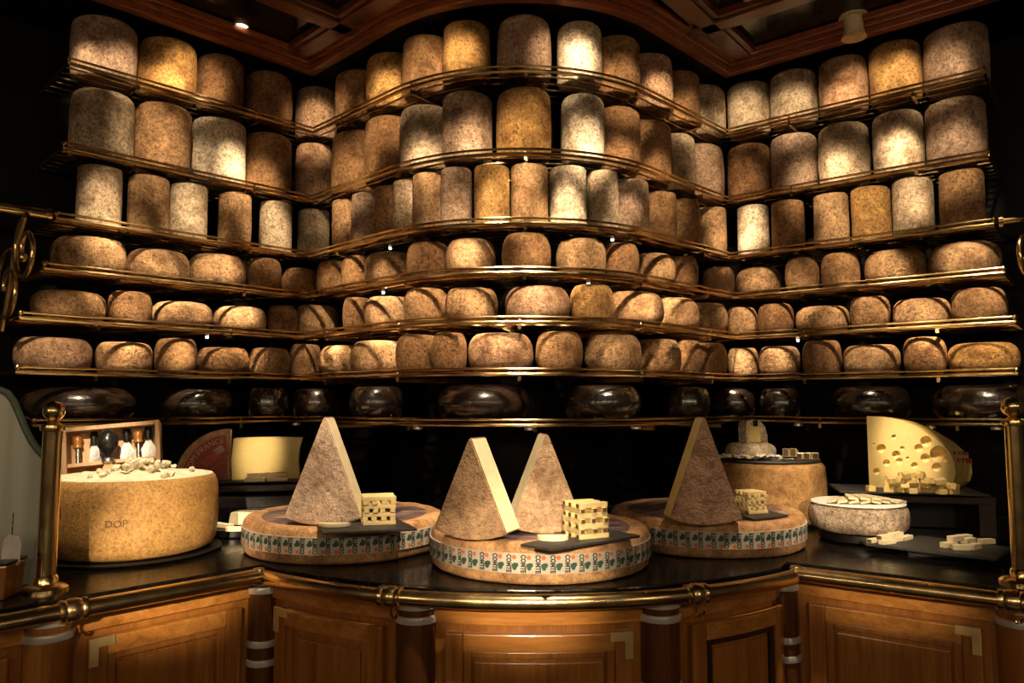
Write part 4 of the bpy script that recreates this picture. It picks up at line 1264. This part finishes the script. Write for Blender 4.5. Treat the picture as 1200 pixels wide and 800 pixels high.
m = MB(); m.box((0, 0, 0), (0.066, 0.0014, 0.034), mt); m.box((0.0, 0, -0.030), (0.046, 0.0014, 0.014), mt); m.build('label_crest', M['redlight'], lb)
# yellow block
q = at_y(312, 561, 2.86)
m = MB()
nx = 10
front_, back_ = [], []
pr = [(-0.118, 0), (-0.122, 0.07), (-0.117, 0.148), (-0.05, 0.150), (0.03, 0.150), (0.122, 0.147), (0.113, 0.11), (0.110, 0.06), (0.116, 0.0)]
N_ = len(pr)
m.add([(x, -0.035, z) for x, z in pr] + [(x, 0.035, z) for x, z in pr], [tuple(range(N_)), tuple(range(2 * N_ - 1, N_ - 1, -1))] + [(i, (i + 1) % N_, N_ + (i + 1) % N_, N_ + i) for i in range(N_)])
yb = tag(m.build('cheese_block', M['yellow'], loc=(q.x, q.y + 0.01, RZ), rot=(0, 0, math.radians(12)), bevel=0.003), 'upright pale yellow cheese block lit by a small lamp', 'cheese')
def stick(u, v, z, L_, w, h, yaw, lab, mat, grp, name='cheese_stick'):
    p_ = at_z(u, v, z)
    me = stick_mesh(L_, w, h, mat, False)
    return tag(link_mesh(name, me, None, (p_.x, p_.y, z), (0, 0, yaw)), lab, 'cheese', grp)
for k, (u, v, dz) in enumerate([(299, 564, 0), (325, 563, 0), (301, 563, 0.0135), (323, 562, 0.0135)]):
    p_ = at_z(u, v, RZ)
    me = stick_mesh(0.070, 0.026, 0.0128, M['cream'], False)
    o = link_mesh('cheese_slice', me, None, (p_.x, p_.y + 0.005 * (dz > 0), RZ + dz), (0, 0, math.radians(12) + 0.1 * (k % 2)))
    tag(o, '%s thin cheese slice laid before the yellow block' % ['lower left', 'lower right', 'upper left', 'upper right'][k], 'cheese', 'slices before the yellow block')
# black tray with a butter-like block and slices
tz = CTZ + 0.028
p = at_z(278, 618, tz)
m = MB(); m.lathe([(0, 0.0), (0.070, 0.0), (0.075, 0.005), (0.075, 0.026), (0, 0.026)], 40)
tag(m.build('low_stand', M['black'], loc=(p.x - 0.015, p.y + 0.022, CTZ + 0.0005), smooth=True), 'low round black stand behind the golden wheel', 'stand')
p2 = at_z(286, 612, tz)
m = MB(); m.prism([(-0.052, -0.03), (0.040, -0.034), (0.055, 0.03), (-0.035, 0.034)], 0, 0.042)
m.v = [(x * (0.86 if z > 0.01 else 1), y * (0.9 if z > 0.01 else 1), z) for x, y, z in m.v]
tag(m.build('cheese_block', M['cream'], loc=(p2.x + 0.012, p2.y - 0.022, tz), rot=(0, 0, 0.15), bevel=0.004), 'small cream cheese block on the low black stand', 'cheese')
for k, (u, v, yw) in enumerate([(262, 618, -0.55), (276, 622, 0.1)]):
    p_ = at_z(u, v, tz)
    me = stick_mesh(0.082 if k == 0 else 0.06, 0.020, 0.014, M['cream'], False)
    tag(link_mesh('cheese_slice', me, None, (p_.x, p_.y, tz), (0, 0, yw)), ['long cream slice slanting on the low black stand', 'short cream slice in front of the small cream block'][k], 'cheese')

# ============================================================ right hand group
bw = (0.965, 2.86); bR = 0.205; bh = 0.222
b = link_mesh('brown_cheese_wheel', cheese_mesh('brown_cheese_wheel', bR, bh, (0.10, 0.10), 0.03, 77, M['rind_wheel'], 0.012, 72), None, (bw[0], bw[1], CTZ + 0.0005))
b.color = (0.52, 0.31, 0.13, 1)
tag(b, 'tall orange brown cheese wheel behind the right printed wheel', 'cheese')
bt = CTZ + bh + 0.003
m = MB(); m.lathe([(0, 0), (0.185, 0), (0.187, 0.004), (0.185, 0.008), (0, 0.008)], 48)
tag(m.build('slate_disc', M['slate'], loc=(bw[0], bw[1], bt), smooth=True), 'round slate on top of the tall orange brown wheel', 'board')
bt += 0.0085
rc2 = (bw[0] - 0.075, bw[1] - 0.03)
b = link_mesh('small_cheese_wheel', cheese_mesh('small_cheese_wheel', 0.092, 0.058, (0.3, 0.42), 0.05, 79, M['rind'], 0.05), None, (rc2[0], rc2[1], bt))
b.color = (0.60, 0.52, 0.40, 1); tag(b, 'small mould ripened wheel under the cut half on the slate disc', 'cheese')
# cut half cheese on it
hc = empty('cut_cheese_half', (rc2[0] + 0.012, rc2[1], bt + 0.0590), math.radians(20), 'upright cut cheese with a yellow face on the small ripened wheel', 'cheese')
m = MB()
pr = [(-0.042, 0), (-0.045, 0.05), (-0.040, 0.075), (-0.02, 0.084), (0.012, 0.080), (0.034, 0.060), (0.044, 0.030), (0.046, 0)]
N_ = len(pr)
m.add([(x, -0.022, z) for x, z in pr] + [(x * .9, 0.03, z * 0.95) for x, z in pr], [tuple(range(N_)), tuple(range(2 * N_ - 1, N_ - 1, -1))] + [(i, (i + 1) % N_, N_ + (i + 1) % N_, N_ + i) for i in range(N_)])
b = m.build('rind', M['rind'], hc, bevel=0.003); b.color = (0.72, 0.66, 0.55, 1)
m = MB(); m.box((-0.012, -0.0232, 0.034), (0.054, 0.003, 0.062)); m.build('cut_face', M['yellow'], hc, bevel=0.0008)
m = MB(); m.box((-0.008, -0.026, 0.072), (0.018, 0.004, 0.022)); m.build('tag', M['black'], hc)
rn = random.Random(9)
for k in range(13):
    t = k / 12
    a = math.radians(200 + 110 * t)
    x = rc2[0] + 0.112 * math.cos(a) + rn.uniform(-.006, .006); y = rc2[1] + 0.112 * math.sin(a) * 0.9 + rn.uniform(-.006, .006)
    me = stick_mesh(0.045, 0.016, 0.008, M['white'] if k % 3 else M['cream'], False)
    o = link_mesh('cheese_slice', me, None, (x, y, bt + 0.008 + 0.004 * (k % 2)), (rn.uniform(-.35, .35), rn.uniform(-.35, .1), a + rn.uniform(-.6, .6)))
    tag(o, 'thin slice leaning round the small ripened wheel', 'cheese', 'slices round the small ripened wheel')
for k in range(5):
    me = stick_mesh(0.040, 0.022, 0.030 if k < 2 else 0.022, M['stick'], True)
    o = link_mesh('cheese_piece', me, None, (bw[0] + 0.045 + k * 0.028, bw[1] - 0.075 + 0.004 * k, bt + 0.002), (0.0, 0.25 if k < 2 else 0, 1.0 + rn.uniform(-.2, .2)))
    o.location.z = bt + (0.006 if k < 2 else 0.001)
    tag(o, 'thick cheese piece in the row on the slate disc', 'cheese', 'cheese pieces on the slate disc')

# white topped wheel on a low stand
wp = (1.117, 2.462); wr = 0.150
m = MB(); m.lathe([(0, 0), (0.11, 0), (0.12, 0.008), (0.12, 0.030), (0.0, 0.032)], 48)
tag(m.build('low_stand', M['black'], loc=(wp[0], wp[1], CTZ + 0.0005), smooth=True), 'low round black stand under the white topped wheel', 'stand')
wz = CTZ + 0.034
ww = empty('white_cheese_wheel', (wp[0], wp[1], wz), 0, 'low cheese wheel with white cut top and grey mouldy rind', 'cheese')
b = link_mesh('rind', cheese_mesh('rind', wr, 0.088, (0.16, 0.28), 0.05, 83, M['rind'], 0.02, 64), ww); b.color = (0.54, 0.45, 0.36, 1)
m = MB(); m.lathe([(0, 0.0905), (wr * .93, 0.0895), (wr * 0.945, 0.086), (0, 0.086)], 56); m.build('cut_top', M['white'], ww, smooth=True)
for k in range(12):
    t = (k % 8) / 7 - 0.5 if k < 8 else ((k - 8) / 3 - 0.5) * 0.45
    m = MB(); m.prism([(-0.015, -0.060), (0.015, -0.060), (0.007, 0.050), (-0.007, 0.050)], 0, 0.007)
    me = m.mesh('cheese_slice', [M['cream']], bevel=0.001)
    o = link_mesh('cheese_slice', me, None, (wp[0] + t * 0.165, wp[1] - 0.035 + abs(t) * 0.03, wz + 0.0945 + (0.010 if k >= 8 else 0.0)), (0.0, (0.22 if t > 0 else -0.22) if k < 8 else 0.1, t * 1.1))
    tag(o, 'thin cream slice fanned out on the white topped wheel', 'cheese', 'slices fanned on the white topped wheel')

# emmental riser
ez = 1.046
ec = at_y(1062, 574, 2.62)
eyaw = math.radians(-14)
riser((ec.x + 0.05, ec.y + 0.03), 0.42, 0.22, ez - CTZ - 0.008, eyaw, 'dark wooden riser carrying the holey cheese')
m = MB(); m.box((0, 0, 0.0035), (0.45, 0.24, 0.006)); tag(m.build('slate_board', M['slate'], loc=(ec.x - 0.005, ec.y + 0.005, ez - 0.0075), rot=(0, 0, eyaw), bevel=0.001), 'slate board under the holey yellow cheese', 'board', 'slate boards')
ef = at_y(1019, 577, 2.66)
em = empty('holey_cheese', (ef.x, ef.y, ez), math.radians(-8), 'big cut section of yellow cheese with large round holes', 'cheese')
pr = [(0.0, 0.0), (0.0, 0.248), (0.06, 0.246), (0.12, 0.234), (0.18, 0.210), (0.24, 0.172), (0.285, 0.128), (0.303, 0.088), (0.305, 0.050), (0.295, 0.018), (0.275, 0.0)]
N_ = len(pr)
m = MB()
lay = []
for t in (0, 0.3, 0.6, 1.0):
    dx = 0.20 * math.sin(t * 1.35); dy = 0.19 * t
    sc_ = 1 - 0.30 * t * t
    lay.append([(0.93 * x * (1 - 0.20 * t * t) + dx * 0.85, dy, z * (1 - 0.30 * t * t)) for x, z in pr])
for l_ in lay: m.v += l_
fs = [tuple(range(N_)), tuple(range(4 * N_ - 1, 3 * N_ - 1, -1))]
for k in range(3):
    fs += [(k * N_ + i, k * N_ + (i + 1) % N_, (k + 1) * N_ + (i + 1) % N_, (k + 1) * N_ + i) for i in range(N_)]
m.f = fs; m.m = [0] + [1] * (len(fs) - 1)
me = m.mesh('body', [M['emmental'], M['emm_rind']])
eb = link_mesh('body', me, em)
holes = [(0.048, 0.135, 0.019), (0.065, 0.085, 0.015), (0.100, 0.114, 0.017), (0.110, 0.092, 0.014), (0.122, 0.136, 0.010), (0.094, 0.176, 0.010), (0.164, 0.078, 0.014), (0.180, 0.138, 0.017), (0.207, 0.160, 0.023), (0.202, 0.104, 0.019), (0.248, 0.118, 0.033), (0.240, 0.072, 0.018), (0.268, 0.100, 0.015), (0.140, 0.102, 0.008), (0.022, 0.150, 0.006), (0.028, 0.055, 0.014), (0.265, 0.155, 0.010)]
for x, z, r in [(x_ * 0.93, z_, r_) for x_, z_, r_ in [(a, b, c * 0.85) for a, b, c in holes]]:
    hb = bmesh.new(); bmesh.ops.create_icosphere(hb, subdivisions=3, radius=r, matrix=Matrix.Translation((x, r * 0.15 - 0.002, z)))
    hm = bpy.data.meshes.new('h'); hb.to_mesh(hm); hb.free(); hm.materials.append(M['emmental'])
    for p_ in hm.polygons: p_.use_smooth = True
    ho = bpy.data.objects.new('h', hm); COL.objects.link(ho); ho.parent = em
    md = eb.modifiers.new('b', 'BOOLEAN'); md.operation = 'DIFFERENCE'; md.object = ho; md.solver = 'EXACT'
    bpy.context.view_layer.update()
    dg = bpy.context.evaluated_depsgraph_get()
    nm_ = bpy.data.meshes.new_from_object(eb.evaluated_get(dg))
    eb.modifiers.clear()
    if len(nm_.polygons) > 10: eb.data = nm_
    else: print('BOOL FAIL', x, z)
    bpy.data.objects.remove(ho)
mm = MB()
rn = random.Random(3)
for row, zz in enumerate((0.122, 0.095)):
    for k in range(7):
        t = 0.10 + k * 0.12
        i = 7 - 1 + (0 if row else -0)
        # point on the rind side at height zz
        sx = 0.93 * (1 - 0.20 * t * t); szz = 1 - 0.30 * t * t
        zq = zz * szz
        x0 = 0.304 - max(0, (zz - 0.088)) * 0.45
        xq = x0 * sx + 0.20 * math.sin(t * 1.35) * 0.85
        mm.box((xq + 0.0008, 0.19 * t, zq), (0.003, 0.012, 0.016 if row else 0.012), None)
        if row: mm.box((xq + 0.0008, 0.19 * t + 0.007, zq + 0.004), (0.003, 0.004, 0.006), None)
mm.build('rind_print', M['red'], em)
rn = random.Random(21)
cubes = [stick_mesh(rn.uniform(.022, .034), rn.uniform(.018, .026), rn.uniform(.014, .020), M['emmental'], False) for _ in range(6)]
cc0 = at_z(1072, 577, ez)
placed = []
for k in range(46):
    x = rn.gauss(0, 0.07); y = rn.uniform(-0.030, 0.018)
    x = max(-0.13, min(0.15, x))
    lvl = 0
    hmax = 2 if abs(x) < 0.075 else (1 if abs(x) < 0.11 else 0)
    lvl = min(hmax + (abs(x) < 0.04), sum(1 for (a, b_) in placed if abs(a - x) < 0.022 and abs(b_ - y) < 0.02))
    placed.append((x, y))
    cy, sy = math.cos(eyaw), math.sin(eyaw)
    o = link_mesh('cheese_cube', cubes[k % 6], None, (cc0.x + x * cy - y * sy, cc0.y + x * sy + y * cy, ez + lvl * 0.0165), (rn.uniform(-.25, .25) * (lvl > 0), rn.uniform(-.25, .25) * (lvl > 0), rn.uniform(0, 3)))
    tag(o, 'yellow cheese cube in the heap before the holey cheese', 'cheese', 'cubes heaped before the holey cheese')

# slate with two groups of sticks, front right
sz2 = CTZ + 0.018
P_ = [at_z(u, v, sz2 + 0.008) for u, v in [(1014, 636), (1168, 654), (1186, 641), (1078, 627)]]
c = sum(P_, Vector()) / 4
m = MB(); m.prism([(q.x - c.x, q.y - c.y) for q in P_], 0, 0.008)
tag(m.build('slate_board', M['slate'], loc=(c.x, c.y, sz2), bevel=0.001), 'long slate board with two groups of sticks, front right', 'board', 'slate boards')
m = MB(); m.box((0, 0, 0), (0.20, 0.10, 0.017)); tag(m.build('board_stand', M['black'], loc=(c.x, c.y, CTZ + 0.009), rot=(0, 0, -0.45)), 'flat black block lifting the front right slate', 'block')
sz2 += 0.0085
for k, (u, v, dz, yw) in enumerate([(1026, 635, 0, 0.5), (1040, 637, 0, 0.45), (1050, 634, 0, 0.55), (1038, 631, 0, 0.5), (1062, 632, 0, 0.7), (1050, 628, 0, 0.6), (1038, 636, 0.0125, 0.5), (1050, 633, 0.0125, 0.55)]):
    p_ = at_z(u, v, sz2)
    o = link_mesh('cheese_stick', stick_mesh(0.055, 0.018, 0.012, M['cream'], k % 2 == 0), None, (p_.x, p_.y, sz2 + dz), (0, 0, yw))
    tag(o, 'cream cheese stick in the left group on the front right slate', 'cheese', 'left group of sticks on the front right slate')
for k, (u, v, dz, yw) in enumerate([(1112, 641, 0, 0.3), (1126, 644, 0, -0.2), (1142, 643, 0, 0.6), (1135, 636, 0, 0.5), (1156, 637, 0, 0.2), (1130, 632, 0, 0.3), (1120, 640, 0.0155, 0.4)]):
    p_ = at_z(u, v, sz2)
    o = link_mesh('cheese_stick', stick_mesh(0.046, 0.020, 0.015, M['cream'], False), None, (p_.x, p_.y, sz2 + dz), (0, 0, yw))
    tag(o, 'pale cheese stick in the right group on the front right slate', 'cheese', 'right group of sticks on the front right slate')

# price tag in a small wooden box, far left
p = at_z(-4, 700, CTZ)
tb = empty('small_wooden_box', (p.x, p.y, CTZ + 0.0005), 0.1, 'small wooden box with dark rim at the lower left edge', 'box')
m = MB(); m.prism([(-0.05, -0.03), (0.034, -0.03), (0.034, 0.05), (-0.05, 0.05)], 0, 0.075)
m.v = [(x * (1.0 if z > 0.01 else 0.88), y, z) for x, y, z in m.v]; m.build('body', M['oak'], tb, bevel=0.004)
m = MB(); m.prism([(-0.053, -0.033), (0.037, -0.033), (0.037, 0.053), (-0.053, 0.053)], 0.075, 0.083); m.build('rim', M['black'], tb, bevel=0.002)
for k, (u, v0, lab) in enumerate([(13, 640, 'white price tag on a steel pin over the small wooden box'), (-14, 632, 'white price tag cut off by the left picture edge')]):
    q = at_y(u, v0, p.y + 0.012 + 0.02 * k)
    tg = empty('price_tag', (q.x, q.y, q.z), 0.15, lab, 'price tag', 'price tags on pins')
    m = MB(); pr = [(-0.016, -0.030), (0.024, -0.030), (0.022, 0.010), (0.012, 0.026), (-0.010, 0.026), (-0.018, 0.014)]
    m.prism(pr, -0.0015, 0.0015); m.v = [(a, c_, b_) for a, b_, c_ in m.v]; m.build('card', M['tagwhite'], tg, rot=(0, math.radians(8), 0))
    m = MB(); m.prism([(-0.012, -0.040), (0.022, -0.040), (0.024, -0.030), (-0.016, -0.030)], -0.003, 0.010); m.v = [(a, c_, b_) for a, b_, c_ in m.v]; m.build('clip', M['tagwhite'], tg, rot=(0, math.radians(8), 0))
    m = MB(); m.tube([(0.0, 0.003, 0.075), (-0.002, 0.003, -0.062)], 0.0016, 6); m.build('pin', M['steel'], tg, smooth=True)

# ============================================================ little lamps under the lowest shelf
sp7, z7 = SHELF[6]
PUCK = [(150, 1.0, None), (347, 4, (-0.985, 2.86, 1.14)), (490, 1.0, None), (620, 1.0, None), (745, 1.0, None), (935, 4, (0.95, 2.75, 1.12)), (1090, 1.5, None), (1167, 2.0, None)]
PN = ['little round lamp under the lowest shelf above the knife box', 'little bright lamp under the lowest shelf beside the pale wedge', 'little round lamp under the lowest shelf left of the centre wedges', 'little round lamp under the lowest shelf above the centre wedges',
      'little round lamp under the lowest shelf right of the centre wedges', 'little round lamp under the lowest shelf above the orange brown wheel', 'little round lamp under the lowest shelf above the holey cheese', 'little round lamp under the lowest shelf at its right end']
for k, (u, pw, aim) in enumerate(PUCK):
    pp = sp7.offset(0.03)
    s = pp.s_at_u(u, z7)
    q, n_, t_ = pp.at(s)
    o = empty('shelf_puck_lamp', (q.x, q.y, z7 - 0.013), 0, PN[k], 'lamp', 'little lamps under the lowest shelf')
    m = MB(); m.lathe([(0.0, 0.0), (0.017, 0.0), (0.018, -0.010), (0.013, -0.012), (0.012, -0.008), (0.0, -0.008)], 20); m.build('housing', M['chrome'], o, smooth=True)
    m = MB(); m.lathe([(0.0, -0.0105), (0.0118, -0.0105), (0.0118, -0.0075), (0, -0.0075)], 20); m.build('lens', M['puck'], o, smooth=True)
    loc = Vector((q.x, q.y, z7 - 0.035))
    if aim is None: aim = (q.x - 0.0 + n_.x * 0.02, q.y + n_.y * 0.02 - 0.02, CTZ)
    spot_light('puck_light', loc, aim, pw * 0.35, 80 if k not in (1, 6) else 70, 0.8, WARM, 0.012)

# single out the pieces of the small counted groups by their order from the left
for g in ('left group of sticks on the front right slate', 'right group of sticks on the front right slate', 'slices fanned on the white topped wheel', 'slices round the small ripened wheel', 'cheese pieces on the slate disc'):
    L_ = sorted([o for o in bpy.data.objects if o.get('group') == g], key=lambda o: proj(o.location)[0])
    for k, o in enumerate(L_): o['label'] = '%s, %s from the left' % (o['label'], ORD[k + 1])
